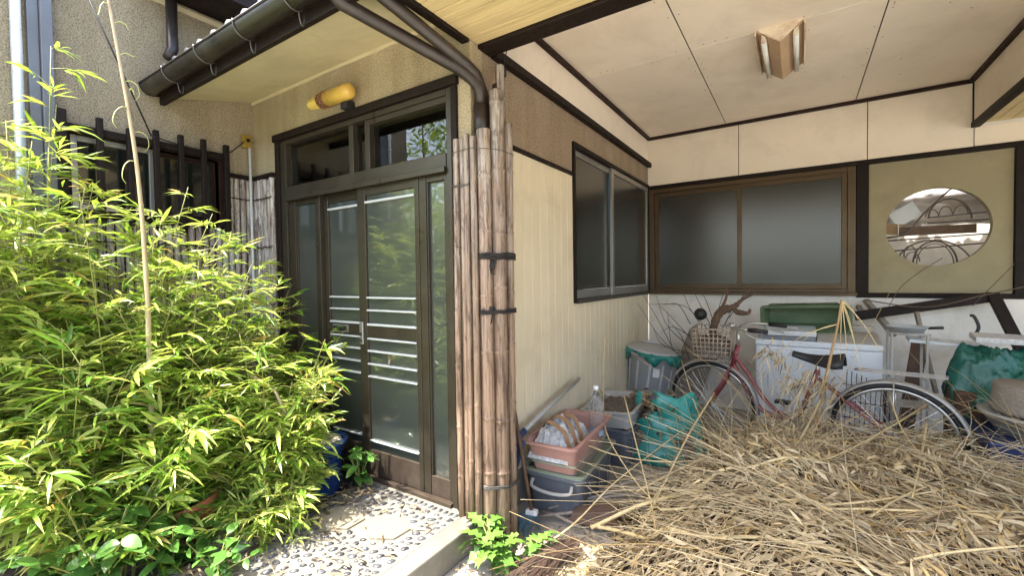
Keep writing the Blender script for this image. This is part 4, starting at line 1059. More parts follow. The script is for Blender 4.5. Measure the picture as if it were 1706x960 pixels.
# leaning grey bin with green bag
bn = empty('rubbish_bin'); tag(bn, 'grey ribbed rubbish bin with a green bag under its lid, leaning in the corner', 'rubbish bin')
prof = [(.0005,0),(.175,0),(.185,.01),(.225,.50),(.245,.505),(.250,.53),(.238,.535),(.222,.52),(.172,.015),(.0005,.015)]
MB().lathe(prof, 40).build('body', mPlG, bn, smooth=True, angle=25)
for k in range(12):
    a = 2*pi*k/12; b = MB(); b.bar((.187*math.cos(a), .187*math.sin(a), .03), (.222*math.cos(a), .222*math.sin(a), .46), .02, .006, up=(math.cos(a), math.sin(a), 0)); b.build('rib', mPlG, bn, bevel=.002)
b = MB(); n = 64; vs = []
for i in range(n):
    a = 2*pi*i/n; dr = max(-.012, .005+.13*mnoise.noise(Vector((math.cos(a)*2.8, math.sin(a)*2.8, 1.4))))+(.12 if abs(a-.15) < .45 else 0)
    vs += [(.215*math.cos(a), .215*math.sin(a), .540), (.250*math.cos(a), .250*math.sin(a), .543), (.262*math.cos(a), .262*math.sin(a), .535-.02*math.sin(9*a)), (.252*math.cos(a), .252*math.sin(a), .52-dr)]
fs = []
for i in range(n):
    j = (i+1) % n
    for k in range(3): fs.append((i*4+k, j*4+k, j*4+k+1, i*4+k+1))
b.add(vs, fs).build('bag', mTeal, bn, smooth=True, solid=.002)
bn.children[-1]
blob(.07, .05, .05, 21, 12, 7, .8).build('bag_knot', mTeal, bn, smooth=True).location = (-.30, -.03, .53)
MB().lathe([(.0005,.585),(.14,.580),(.225,.560),(.25,.552),(.25,.545)], 40).build('lid', mPlG, bn, smooth=True)
b = MB(); b.tube([(.1,0,.58),(.1,0,.605),(-.1,0,.605),(-.1,0,.58)], .010, 8); b.build('lid_handle', mPlG, bn, smooth=True)
st_ = MB().add([(.03,-.2255,.36),(.085,-.2105,.36),(.085,-.216,.43),(.03,-.2315,.43)], [(0,1,2,3)]).build('sticker', M('sticker_white', (.72,.72,.70), .6, var=.25, vscale=60), bn, solid=.001)
place(bn, -1.265, 4.32, .04, R(12), R(3), R(8))
bn.scale = (1.02, 1.02, 1.14)
o = MB().box(-.16, .16, -.012, .012, 0, .66).build('board_offcut', mWoodG, None, bevel=.003); place(o, -1.0, 4.72, .14, R(10), R(-12), R(20)); tag(o, 'grey board leaning behind the rubbish bin', 'board')

# teal bag of dry leaves
tb = empty('leaf_bag'); tag(tb, 'torn teal plastic bag spilling brown dead leaves beside the bicycle', 'plastic bag')
b = MB(); vs = []; fs = []; res = 36
for j in range(res+1):
    for i in range(res+1):
        u, v = i/res, j/res; a = -1.15+2.6*u
        rr = .25*(1-.35*v)*(1+.14*mnoise.noise(Vector((u*5, v*4, 2)))+.06*abs(mnoise.noise(Vector((u*14, v*9, 5)))))
        vs.append((rr*math.sin(a)*1.15, -rr*math.cos(a)*.85, .46*v*(1+.12*mnoise.noise(Vector((u*4, 3, 8))))-.02))
for j in range(res):
    for i in range(res):
        if not (j > 22 and 3 < i < 12+int(3*math.sin(j))): a = j*(res+1)+i; fs.append((a, a+1, a+res+2, a+res+1))
b.add(vs, fs).build('bag', mTeal, tb, smooth=True, solid=.0015)
b = MB(); b.add([(x*1.0, y, z) for x, y, z in lump(.44, .36, .42, 8, 16, .3).v], lump(.44, .36, .42, 8, 16, .3).f); b.build('leaf_fill', mDebris, tb, smooth=True)
N = 260; V, F = leaves(np.stack([RNG.uniform(-.24,.12,N), RNG.uniform(-.20,.10,N), RNG.uniform(.05,.42,N)],1), RNG.normal(0,1,(N,3)), RNG.normal(0,1,(N,3)), RNG.uniform(.05,.11,N), RNG.uniform(.015,.03,N), RNG.uniform(0,.4,N))
np_mesh('dead_leaves', V, F, mDry, tb, np.repeat(RNG.uniform(0,.45,N), 8))['kind'] = 'stuff'
place(tb, -.84, 3.38, .03, R(8)); tb.scale = (1.08, 1.05, 1.08)

# broom, dustpan, shovel handle at the foot of the poles
br = empty('broom'); tag(br, 'old broom with brown handle and blue bristles leaning behind the poles', 'broom')
pa = at(858, 690, 0, -1.30); pb_ = Vector((-1.205, 2.02, .10))
b = MB(); b.tube([pa+(pa-pb_)*.15, pb_], .0105, 8); o = b.build('handle', mRust, br, smooth=True)
b = MB()
for k in range(120):
    a = random.uniform(0, 2*pi); r_ = .03*math.sqrt(random.random()); q = pb_+Vector((r_*math.cos(a)*1.6, r_*math.sin(a), -.01))
    e = pb_+Vector((r_*2.4*math.cos(a)*1.6-.03, r_*2.2*math.sin(a)-.05, -.085)); b.tube([q, (q+e)/2+Vector((0,-.005,.01)), e], .0014, 3, cap=False)
b.build('bristles', M('bristle_blue', (.05,.11,.14), .6, var=.5, vscale=40), br)['kind'] = 'stuff'
b = MB().obox(pb_+Vector((0,0,.0)), (.034,.007,0), (-.004,.016,0), (0,.003,.014)); b.build('head', mNews, br, bevel=.008)
sh = empty('long_handled_shovel'); tag(sh, 'navy plastic shovel with a long white handle resting on the planters', 'shovel')
s0 = Vector((-1.33, 2.10, .47)); s1 = Vector((-1.345, 2.95, .62))
MB().tube([s0, s1], .014, 10).build('handle', mPlW, sh, smooth=True)
b = MB(); c = s0+Vector((0,-.02,-.01)); b.tube([s0+Vector((0,.06,.01)), c], .021, 10); b.obox(c+Vector((0,-.05,-.075)), (.055,0,0), (0,.045,.07), (0,-.006,.005)); b.build('blade', mNavy, sh, bevel=.006)

# wood pieces at the foot
o = MB().add([(0,-.05,0),(.27,-.05,0),(.27,.05,0),(0,.05,0),(.02,-.045,.05),(.25,-.04,.10),(.27,.04,.105),(.02,.045,.05)], [(0,3,2,1),(4,5,6,7),(0,1,5,4),(1,2,6,5),(2,3,7,6),(3,0,4,7)]).build('timber_offcut', mWoodB, None, bevel=.005); place(o, -1.06, 2.19, .03, R(12)); tag(o, 'brown wedge of timber lying in front of the storage box', 'timber')
lbl = ['thin grey bamboo cane lying nearest the storage box', 'thin grey cane lying between the storage box and the timber wedge', 'thin pale cane lying behind the timber wedge', 'thin grey cane running under the timber wedge', 'pale cane poking out beside the broom']
for k, (a, c) in enumerate((((-1.20,2.20,.04),(-.55,2.62,.20)), ((-1.18,2.26,.04),(-.60,2.50,.16)), ((-1.12,2.34,.05),(-.50,2.75,.24)), ((-1.25,2.08,.03),(-.62,2.36,.13)), ((-1.28,2.16,.03),(-.95,2.10,.05)))):
    o = MB().tube([a, ((a[0]+c[0])/2, (a[1]+c[1])/2+.01, (a[2]+c[2])/2+.01), c], .0085, 7).build('cane', mWoodG, None, smooth=True); tag(o, lbl[k], 'cane', 'canes lying in front of the boxes')
b = MB()
for k in range(130):
    a = Vector((-.93+random.gauss(0,.025), 1.95+random.gauss(0,.025), .06+random.gauss(0,.012))); e = Vector((-1.02+random.gauss(0,.06), 1.66+random.gauss(0,.05), .012+random.random()*.03))
    b.tube([a, (a+e)/2+Vector((random.gauss(0,.012), 0, .02)), e], .0016, 3, cap=False)
o = b.build('twig_broom_head', mWoodB, None); tag(o, 'dark bundle of thin twigs like a besom head near the bright weed', 'twig bundle', kind='stuff')

# ------------------------------------------------------------------ bicycle
bk = empty('bicycle', (0, 3.72, 0)); tag(bk, 'old red city bicycle with wire basket buried in dry grass', 'bicycle')
bput = group_put(bk)
FW = Vector((-.590, 3.84, .335)); RW = Vector((.505, 3.60, .335)); ax = (RW-FW).normalized(); sd = Vector((-ax.y, ax.x, 0)); up = Vector((0,0,1))
def bp(s, h, o=0): return FW+ax*s+up*(h-.335)+sd*o
WB = (RW-FW).length
for c, nm in ((FW, 'front'), (RW, 'rear')):
    wl = bput(MB().torus(c, sd, .318, .017, 56, 8).build('wheel', mBlk, None, smooth=True))
    def wput(o): o.location = -Vector(bk.location); o.parent = bk; o.parent = wl; o.location = (0,0,0); return o
    wput(MB().torus(c, sd, .296, .0125, 56, 6).build('rim', mChr, None, smooth=True))
    wput(MB().tube([c-sd*.045, c+sd*.045], .018, 12).build('hub', mChr, None, smooth=True))
    b = MB()
    for k in range(32):
        a = 2*pi*k/32; s_ = 1 if k % 2 else -1; a2 = a+s_*.5*(1 if (k//2) % 2 else -1)
        b.tube([c+sd*(s_*.03)+ax*(.02*math.cos(a2))+up*(.02*math.sin(a2)), c+ax*(.290*math.cos(a))+up*(.290*math.sin(a))], .0013, 3, cap=False)
    wput(b.build('spokes', mChr, None))
    # mudguard
    b = MB(); vs = []; fs = []; a0, a1 = (R(-5), R(150)) if nm == 'front' else (R(-30), R(165)); n = 40
    for i in range(n+1):
        a = a0+(a1-a0)*i/n
        d = -ax*math.cos(a)+up*math.sin(a) if nm == 'rear' else ax*math.cos(a)+up*math.sin(a)
        if nm == 'rear': d = ax*math.cos(a)+up*math.sin(a)
        for o_, r_ in ((-.030,.335),(-.022,.350),(0,.356),(.022,.350),(.030,.335)): vs.append(c+d*r_+sd*o_)
    for i in range(n):
        for j in range(4): fs.append((i*5+j, i*5+j+1, (i+1)*5+j+1, (i+1)*5+j))
    bput(b.add(vs, fs).build('mudguard', mMud, None, smooth=True, solid=.0015))
HT = bp(.205, .80); HB = bp(.165, .66); BB = bp(.60, .30); ST = bp(.72, .70)
mFr = mFrm
b = MB(); b.tube([HT+up*.02, HB], .019, 12); bput(b.build('head_tube', mFr, None, smooth=True))
b = MB(); b.tube(curve([HB+up*.10, bp(.28,.60), bp(.40,.42), bp(.52,.335), BB], 6), .015, 10); bput(b.build('top_tube', mFr, None, smooth=True))
b = MB(); b.tube(curve([HB+up*.02, bp(.26,.50), bp(.38,.345), BB], 6), .017, 10); bput(b.build('down_tube', mFr, None, smooth=True))
b = MB(); b.tube([BB, ST], .016, 10); bput(b.build('seat_tube', mFr, None, smooth=True))
for s in (-1, 1):
    b = MB(); b.tube(curve([HB+sd*(s*.03), bp(.10,.52,s*.05), bp(.03,.40,s*.05), FW+sd*(s*.05)], 4), .011, 8); bput(b.build('fork_blade', mFr, None, smooth=True))
    b = MB(); b.tube([BB+sd*(s*.03), RW+sd*(s*.06)], .009, 8); bput(b.build('chain_stay', mFr, None, smooth=True))
    b = MB(); b.tube([ST-up*.06+sd*(s*.02), RW+sd*(s*.06)], .008, 8); bput(b.build('seat_stay', mFr, None, smooth=True))
    b = MB(); b.tube([bp(WB, .72, s*.055), RW+sd*(s*.065)], .0045, 6); bput(b.build('rack_stay', mChr, None, smooth=True))
    # turned handlebar
    hb = HT+up*.14
    b = MB(); b.tube(curve([hb, hb+sd*(s*.09)+up*.02+ax*.0, hb+sd*(s*.20)+up*.035+ax*.04, hb+sd*(s*.24)+up*.03+ax*.14], 6), .011, 10); bput(b.build('handlebar', mChr, None, smooth=True))
    b = MB(); e0 = hb+sd*(s*.242)+up*.029+ax*.15; b.tube([e0, e0+ax*.055, e0+ax*.12-up*.006], [.0155,.017,.0155], 12); bput(b.build('grip', mBlk, None, smooth=True))
    b = MB(); b.tube(curve([e0-ax*.03-up*.02, e0+ax*.03-up*.05, e0+ax*.10-up*.055], 4), .005, 6); bput(b.build('brake_lever', mChr, None, smooth=True))
b = MB(); b.tube([HT+up*.0, hb], .012, 10); bput(b.build('stem', mChr, None, smooth=True))
b = MB(); b.lathe([(.0005,.03),(.018,.027),(.027,.012),(.028,0),(.0005,0)], 18, hb+sd*-.13+up*.035); bput(b.build('bell', mChr, None, smooth=True))
b = MB(); b.tube([ST-up*.04, ST+up*.055], .0125, 10); bput(b.build('seat_post', mChr, None, smooth=True))
# saddle
sadc = ST+up*.085; b = MB(); vs = []; fs = []; n = 18
for i in range(n+1):
    t = i/n; s_ = -.15+.30*t; w = .018+.085*(1/(1+math.exp(-(t-.55)*11))); zt = .022-.02*math.sin(pi*t)+.012*t
    if t > .93: w *= .8
    for k in range(9):
        u = k/8*2-1; vs.append(sadc+ax*s_+sd*(u*w)+up*(zt-.080*abs(u)**2.4*(.35+.65*t)))
for i in range(n):
    for k in range(8): fs.append((i*9+k, i*9+k+1, (i+1)*9+k+1, (i+1)*9+k))
sa = bput(b.add(vs, fs).build('saddle', M('saddle_black', (.022,.022,.024), .45, var=.2), None, smooth=True, solid=.022))
for s in (-1, 1):
    b = MB(); pts = [sadc+ax*.10+sd*(s*.05)-up*.015+Vector((.014*math.cos(k*.9), .014*math.sin(k*.9), -.0032*k)) for k in range(22)]; b.tube(pts, .003, 5); o = b.build('saddle_spring', mChr, None, smooth=True); o.parent = sa
# rack
for off in (-.06, -.02, .02, .06):
    b = MB(); b.tube(curve([bp(WB-.20,.735,off*.6), bp(WB-.10,.735,off), bp(WB+.20,.74,off), bp(WB+.24,.74,off*.8)], 4), .003, 6); bput(b.build('rack_bar', mChr, None, smooth=True))
for s_ in (-.16, .02, .22):
    b = MB(); b.tube([bp(WB+s_,.732,-.062), bp(WB+s_,.732,.062)], .004, 6); bput(b.build('rack_bar', mChr, None, smooth=True))
# crank and chain case
b = MB(); b.tube([BB-sd*.06, BB+sd*.06], .012, 8); b.tube([BB-sd*.06, BB-sd*.06+ax*.12-up*.11], .008, 6); b.tube([BB+sd*.06, BB+sd*.06-ax*.12+up*.11], .008, 6); bput(b.build('crank', mChr, None, smooth=True))
for s in (-1, 1): c = BB+sd*(s*.10)-ax*(s*.12)+up*(s*.11); bput(MB().obox(c, ax*.045, sd*.035, up*.012).build('pedal', mBlk, None, bevel=.004))
b = MB(); b.obox((BB+RW)/2-sd*.05, (RW-BB)/2*1.1, sd*.008, up*.045); bput(b.build('chain_case', mMud, None, bevel=.02))
# basket of woven wire, tapering downwards, and what carries it
bc = bp(.02, .70); bu = (ax*.97+sd*.25).normalized(); bv = Vector((-bu.y, bu.x, 0))
def bk_pt(u, v, h):  # u,v in -1..1
    k = .84+.16*h; return bc+bu*(u*.145*k)+bv*(v*.165*k)+up*(h*.245)
root = bput(empty('basket', (0,0,0)))
for face in range(4):
    for i in range(10):
        w = -1+2*i/9
        q = [(w,-1),(1,w),(w,1),(-1,w)][face]
        o = MB().tube([bk_pt(q[0], q[1], 0), bk_pt(q[0], q[1], 1)], .0038, 5).build('upright', mBask, None, smooth=True); o.parent = root
    for j in range(8):
        h = j/7
        e = [((-1,-1),(1,-1)),((1,-1),(1,1)),((1,1),(-1,1)),((-1,1),(-1,-1))][face]; pts = []
        for i in range(10):
            t = i/9; q = (e[0][0]+(e[1][0]-e[0][0])*t, e[0][1]+(e[1][1]-e[0][1])*t); p = bk_pt(q[0]*(1+.02*(-1)**(i+j)), q[1]*(1+.02*(-1)**(i+j)), h); pts.append(p)
        o = MB().tube(pts, .0042 if j < 7 else .006, 5).build('band', mBask, None, smooth=True); o.parent = root
for i in range(6):
    w = -1+2*i/5; o = MB().tube([bk_pt(w,-1,0), bk_pt(w,1,0)], .003, 4).build('floor_wire', mBask, None); o.parent = root
lo = bput(MB().lathe([(.0005,.0),(.025,.004),(.046,.03),(.050,.055),(.046,.06),(.0005,.062)], 24, bc-ax*.10+up*.335-sd*.03, Matrix.Rotation(R(-80), 3, 'X')).build('lamp', mBlk, None, smooth=True))
o = MB().lathe([(.0005,.0625),(.020,.066),(.036,.063),(.044,.0605)], 24, bc-ax*.10+up*.335-sd*.03, Matrix.Rotation(R(-80), 3, 'X')).build('lamp_glass', M('lamp_lens', (.75,.7,.45), .15, metal=.6), None, smooth=True); o.parent = lo
# debris in the basket
o = lump(.27, .30, .20, 12, 16, .35, 6).build('basket_litter', mDebris, None, smooth=True); o.location = bc+up*.02; tag(o, 'dark leaf litter filling the bicycle basket', 'leaf litter')

# driftwood in the basket
dw = MB(); a = at(1188, 548, 1, 3.78); b1 = at(1200, 520, 1, 3.80); b2 = at(1222, 512, 1, 3.80); b3 = at(1236, 500, 1, 3.80); b4 = at(1262, 487, 1, 3.82)
dw.tube(curve([a-Vector((0,0,.14)), a, b1, b2, b3, b4], 5), [.030,.030,.029,.031,.027,.030,.025,.033,.028,.034,.030,.038,.030,.034,.024,.028,.020,.022,.014,.016,.012,.011,.010,.008,.006,.004][:26], 9)
dw.tube(curve([b2, at(1228, 520, 1, 3.79), at(1246, 522, 1, 3.78), at(1250, 515, 1, 3.78)], 4), [.022,.02,.018,.02,.022,.024,.022,.018,.015,.014,.012,.01,.008], 8)
dw.tube(curve([b1, at(1212, 490, 1, 3.83), at(1210, 478, 1, 3.84)], 3), [.014,.012,.010,.008,.007,.005,.004], 7)
o = dw.build('driftwood', M('driftwood_brown', (.115,.07,.045), .85, var=.45, vscale=14, scale=(6,6,2), bump=1, bscale=50, bdist=.01), None, smooth=True); tag(o, 'gnarled brown root standing in the bicycle basket', 'driftwood')

# ------------------------------------------------------------------ washing machine and what is piled round it
wm = empty('washing_machine', (.11, 4.2, 0)); tag(wm, 'white twin-tub washing machine behind the bicycle saddle', 'washing machine')
wput_ = group_put(wm)
WX0, WX1, WY0, WY1 = -.302, .525, 4.20, 4.66
wput_(MB().box(WX0, WX1, WY0, WY1, .03, .775).build('cabinet', mEnW, None, bevel=.012))
wput_(MB().box(WX0-.004, WX1+.004, WY0-.006, WY1, .777, .825).build('top_frame', mEnW, None, bevel=.008))
b = MB(); vs = []; fs = []; n = 14      # curved spin-tub lid on the right
for i in range(n+1):
    t = i/n; y = WY0+.0+(.40)*t; z = .828+.055*math.sin(min(1, t*1.6)*pi/2)
    vs += [(.125, y, z), (WX1-.004, y, z)]
for i in range(n): fs.append((2*i, 2*i+1, 2*i+3, 2*i+2))
k = len(vs); vs += [(v_[0], v_[1], .826) for v_ in vs]
fs += [(2*i, 2*i+2, k+2*i+2, k+2*i) for i in range(n)]+[(2*i+1, k+2*i+1, k+2*i+3, 2*i+3) for i in range(n)]+[(0, k, k+1, 1)]
wput_(b.add(vs, fs).build('spin_lid', mLidG, None, bevel=.004))
wput_(MB().box(WX0+.02, .118, WY0+.03, WY0+.30, .826, .858).build('tub_shade_block', M('tub_shadow', (.20,.21,.22), .5), None, bevel=.004))  # grey block whose colour holds the shade below the wash lid
wput_(MB().obox((-.085, WY0+.13, .893), (.205,0,.0), (0,.14,.012), (0,-.002,.020)).build('wash_lid', mEnW, None, bevel=.008))
wput_(MB().box(WX0+.01, WX1-.01, WY1-.11, WY1-.002, .826, .93).build('control_panel', mLidG, None, bevel=.01))
for x in (-.12, -.02, .10):
    wput_(MB().lathe([(.0005,.02),(.016,.018),(.018,0)], 16, (x, WY1-.112, .885), Matrix.Rotation(R(90), 3, 'X')).build('dial', mPlW, None, smooth=True))
wput_(MB().lathe([(.0005,.006),(.011,.004),(.013,0)], 14, (WX0+.11, WY0-.001, .70), Matrix.Rotation(R(90), 3, 'X')).build('badge', mBrass, None, smooth=True))
wput_(MB().torus((WX1-.18, WY0-.004, .735), (0,1,0), .011, .0018, 20, 5, pi*.5, pi*1.6).build('hook', mChr, None, smooth=True))
for x in (WX0+.06, WX1-.06):
    for y in (WY0+.06, WY1-.06): wput_(MB().lathe([(.02,0),(.02,.032)], 12, (x, y, 0)).build('foot', mBlk, None, smooth=True))
# green planter lying on top
gpn = empty('green_trough'); tag(gpn, 'dusty green planter trough tipped over on top of the washing machine', 'planter')
tub(.60, .22, .19, taper=.84, rim=.03).build('trough', mGrn, gpn); place(gpn, .035, 4.52, 1.025, R(1.5), R(103), R(-2))
boxo_ = MB().box(-.26, .02, -.05, .05, 0, .015); o = boxo_.build('cutlery_tray', mPlW, None, bevel=.003); place(o, -.02, 4.36, .912, R(2)); tag(o, 'small pale plastic strip lying in front of the green trough', 'tray')

# pan on a stand
sd_ = empty('metal_stand', (.66, 4.22, 0)); tag(sd_, 'slim white metal stand beside the washing machine', 'stand'); q_ = group_put(sd_)
for x in (.565, .755):
    for y in (4.14, 4.32): q_(MB().tube([(x, y, 0), (x, y, .93)], .008, 8).build('leg', mPlW, None, smooth=True))
for y in (4.14, 4.32): q_(MB().tube([(.55, y, .925), (.77, y, .925)], .007, 8).build('rail', mPlW, None, smooth=True))
for x in (.565, .755): q_(MB().tube([(x, 4.13, .60), (x, 4.33, .60)], .006, 8).build('rail', mPlW, None, smooth=True))
q_(MB().box(.552, .768, 4.128, 4.332, .40, .415).build('shelf', mPlW, None, bevel=.003))
fp = empty('frying_pan', (.655, 4.20, .935)); tag(fp, 'grey enamel pan resting on the metal stand', 'pan')
MB().lathe([(.0005,0),(.085,0),(.115,.038),(.120,.040),(.118,.043),(.112,.040),(.083,.005),(.0005,.005)], 36).build('bowl', M('enamel_grey_blue', (.42,.46,.48), .35, var=.1), fp, smooth=True)
MB().tube([(.112,0,.033),(.19,-.02,.040)], .010, 8).build('handle', mBlk, fp, smooth=True)
# small shelf board and green tarp at the right
o = MB().box(-.19, .19, -.10, .10, 0, .022).build('white_shelf_board', mEnW, None, bevel=.003); place(o, .86, 4.28, .855, R(-3), R(2), R(3)); tag(o, 'white board lying level right of the pan stand', 'board')
o = MB().box(-.012, .012, -.02, .02, 0, .62).build('timber_stick', mWoodG, None, bevel=.003); place(o, .87, 4.50, .45, R(10), R(-6), R(-9)); tag(o, 'short weathered stick standing up against the white wall', 'stick')
o = MB().box(-.05, .05, -.012, .012, 0, .80).build('rusty_plank', mRust, None, bevel=.003); place(o, .60, 4.62, .10, R(4), R(-10), R(-9)); tag(o, 'dark rusty plank leaning left behind the pan stand', 'plank')
o = MB().box(-.05, .05, -.012, .012, 0, .74).build('rusty_plank', mRust, None, bevel=.003); place(o, .70, 4.55, .10, R(4), R(-8), R(9)); tag(o, 'dark brown plank leaning right behind the pan stand', 'plank')
tarp = MB(); vs = []; fs = []; nx, ny = 60, 44
for j in range(ny+1):
    for i in range(nx+1):
        u, v = i/nx, j/ny; x = .83+.62*u; y = 3.82+.34*v
        z = .62+.27*math.sin(min(1, v*1.5)*pi/2)+.07*mnoise.noise(Vector((u*4, v*4, 6)))-.07+.07*abs(mnoise.noise(Vector((u*9+v*3, v*7, 2))))+.04*abs(mnoise.noise(Vector((u*21, v*15, 7))))-1.6*max(0, .14-u+.05*math.sin(v*9))-.2*max(0,.2-v)
        vs.append((x, y-.05*mnoise.noise(Vector((u*5, v*3, 1))), z))
for j in range(ny):
    for i in range(nx): a = j*(nx+1)+i; fs.append((a, a+1, a+nx+2, a+nx+1))
o = tarp.add(vs, fs).build('green_tarp', M('tarp_green', (.008,.10,.075), .38, var=.4, vscale=4, dirt=(.04,.20,.165), dscale=6, damt=.5, bump=.5, bscale=12, bdist=.02), None, smooth=True, solid=.003); tag(o, 'crumpled deep green plastic sheet at the right edge', 'tarp')
o = MB().box(.84, 1.50, 3.86, 4.16, .0, .60).build('carton', mRust, None, bevel=.01); tag(o, 'dark box under the crumpled green sheet', 'box')
o = MB().box(-.28, .28, -.10, .10, 0, .035).build('white_slab', M('slab_speckled', (.55,.55,.55), .7, var=.3, vscale=40), None, bevel=.004); place(o, 1.25, 4.10, .905, R(-4), R(4), R(1)); tag(o, 'pale speckled slab resting on the green sheet', 'slab')
o = MB().tube(curve([(1.02,4.28,.92),(1.04,4.28,.98),(1.02,4.29,1.05),(1.00,4.29,1.06)], 4), .010, 8).build('dark_hook', mBlk, None, smooth=True); tag(o, 'small dark hooked bar above the pale slab', 'hook')
o = MB().lathe([(.0005,.155),(.15,.155),(.158,.15),(.165,.02),(.16,0),(.0005,0)], 30).build('wooden_block', mWoodG, None, smooth=True, angle=30); place(o, 1.08, 3.58, .575, 0, R(2), R(4)); tag(o, 'round grey weathered wooden block at the right edge', 'wood block')
o = MB().lathe([(.0005,.0),(.20,.0),(.26,.10),(.275,.105),(.275,.115),(.25,.115),(.0005,.06)], 36).build('grey_basin', mPlW, None, smooth=True); place(o, 1.15, 3.60, .455); tag(o, 'grey basin under the round wooden block', 'basin')
o = MB().box(.86, 1.55, 3.36, 3.84, .0, .45).build('navy_box', mNavy, None, bevel=.015); tag(o, 'dark navy box under the grey basin at the right edge', 'box')
# dark timber frame leaning on the wall
fr = empty('dark_timbers', (.85, 4.75, 0)); tag(fr, 'dark wooden frame leaning against the white wall below the round opening', 'wooden frame'); q_ = group_put(fr)
A_ = at(1425, 527, 1, 4.66); B_ = at(1652, 495, 1, 4.84); C_ = at(1702, 590, 1, 4.70)
q_(MB().bar(A_, B_, .045, .075).build('member', mDk, None, bevel=.004)); q_(MB().bar(B_+Vector((0,-.01,.03)), C_+(C_-B_)*1.6, .04, .07, up=(1,0,0)).build('member', mDk, None, bevel=.004))
o = MB().bar(at(1442, 500, 1, 4.88), at(1490, 560, 1, 4.70), .05, .035).build('bark_strip', mWoodG, None, bevel=.006); tag(o, 'strip of grey bark leaning behind the dark wooden frame', 'bark')
o = MB().bar(at(1430, 510, 1, 4.90), at(1440, 530, 1, 4.74), .04, .03).build('bark_strip', mWoodG, None, bevel=.006); tag(o, 'stub of bark at the left end of the dark wooden frame', 'bark')
# wire rack standing between washing machine and rear wheel
rk = empty('wire_rack', (.40, 3.98, 0)); tag(rk, 'black wire rack standing behind the rear wheel', 'wire rack'); q_ = group_put(rk)
for k in range(9): q_(MB().tube([(.28+.028*k, 3.98+.004*k, .18), (.30+.028*k, 4.02, .66-.012*k)], .0028, 5).build('wire', mBlk, None, smooth=True))
for z in (.2, .32, .44, .56): q_(MB().tube([(.27, 3.985, z), (.53, 4.01, z-.02)], .0032, 5).build('wire', mBlk, None, smooth=True))

# ------------------------------------------------------------------ things in the recess behind the round opening
sc_ = empty('iron_screen', (.97, 5.30, 1.0)); tag(sc_, 'ornamental iron screen with arches and a carved board inside the round opening', 'iron screen'); q_ = group_put(sc_)
mIron = M('iron_brown', (.11,.085,.07), .55, var=.3); SYp = 5.17
def sp(px_, py_, y=SYp): return at(px_, py_, 1, y)
for a, c, r_ in (((1470,402),(1665,388),.006), ((1545,372),(1665,364),.006), ((1480,419),(1650,404),.006), ((1545,363),(1655,352),.006), ((1470,396),(1560,388),.005)):
    q_(MB().tube([sp(*a), sp(*c)], r_, 8).build('rail', mIron, None, smooth=True))
q_(MB().bar(sp(1497,386.5), sp(1627,380), .02, .075).build('carved_board', mWoodB, None, bevel=.004))
q_(MB().tube([sp(1497,374,SYp-.012), sp(1496,400,SYp-.012)], .004, 6).build('rail', mSilW, None))
def arc(cx_, cy_, rx_, ry_, a0, a1, n=18): return [sp(cx_+rx_*math.cos(R(a0+(a1-a0)*i/n)), cy_-ry_*math.sin(R(a0+(a1-a0)*i/n))) for i in range(n+1)]
for args, r_ in (((1583,364,36,33,0,180), .0065), ((1558,440,37,38,0,180), .007), ((1558,440,31,34,0,180), .004), ((1556,450,66,50,25,155), .006), ((1553,362,11,13,0,180), .004), ((1576,358,11,14,0,180), .004), ((1601,356,12,14,0,180), .004), ((1516,424,10,14,-30,200), .005), ((1520,436,12,16,0,180), .004)):
    q_(MB().tube(arc(*args), r_, 8).build('arch', mIron, None, smooth=True))
q_(MB().tube(curve([sp(1474,398,5.13), sp(1510,388,5.13), sp(1540,355,5.13), sp(1580,318,5.13), sp(1610,300,5.13)], 6), .007, 8).build('bent_rod', mIron, None, smooth=True))
mSheet = M('milky_plastic_sheet', (.62,.57,.52), .45, var=.15, vscale=5, dirt=(.40,.31,.20), dscale=5, damt=.6)
b = MB(); vs = []; fs = []; nx, nz = 40, 22
for j in range(nz+1):
    for i in range(nx+1):
        u, v = i/nx, j/nz; vs.append((.55+.95*u, 5.36+.10*mnoise.noise(Vector((u*5, v*4, 4)))+.07*abs(mnoise.noise(Vector((u*10, v*8, 9)))), 1.78+.30*v+.03*mnoise.noise(Vector((u*3,v*3,1)))))
for j in range(nz):
    for i in range(nx): a = j*(nx+1)+i; fs.append((a, a+1, a+nx+2, a+nx+1))
o = b.add(vs, fs).build('plastic_sheet', mSheet, None, smooth=True, solid=.003); tag(o, 'crumpled milky plastic sheet stuffed behind the iron screen', 'plastic sheet')
o = MB().obox(sp(1507, 358, 5.24), (.085,0,.05), (0,.02,0), (-.035,0,.06)).build('pale_panel_piece', mEnW, None, bevel=.004); tag(o, 'small pale tilted frame at the left inside the round opening', 'panel')
o = MB().obox(sp(1486, 382, 5.22), (.075,0,-.01), (0,.02,0), (.01,0,.045)).build('cardboard_piece', M('cardboard', (.40,.27,.15), .85), None, bevel=.003); tag(o, 'piece of brown cardboard at the left inside the round opening', 'cardboard')

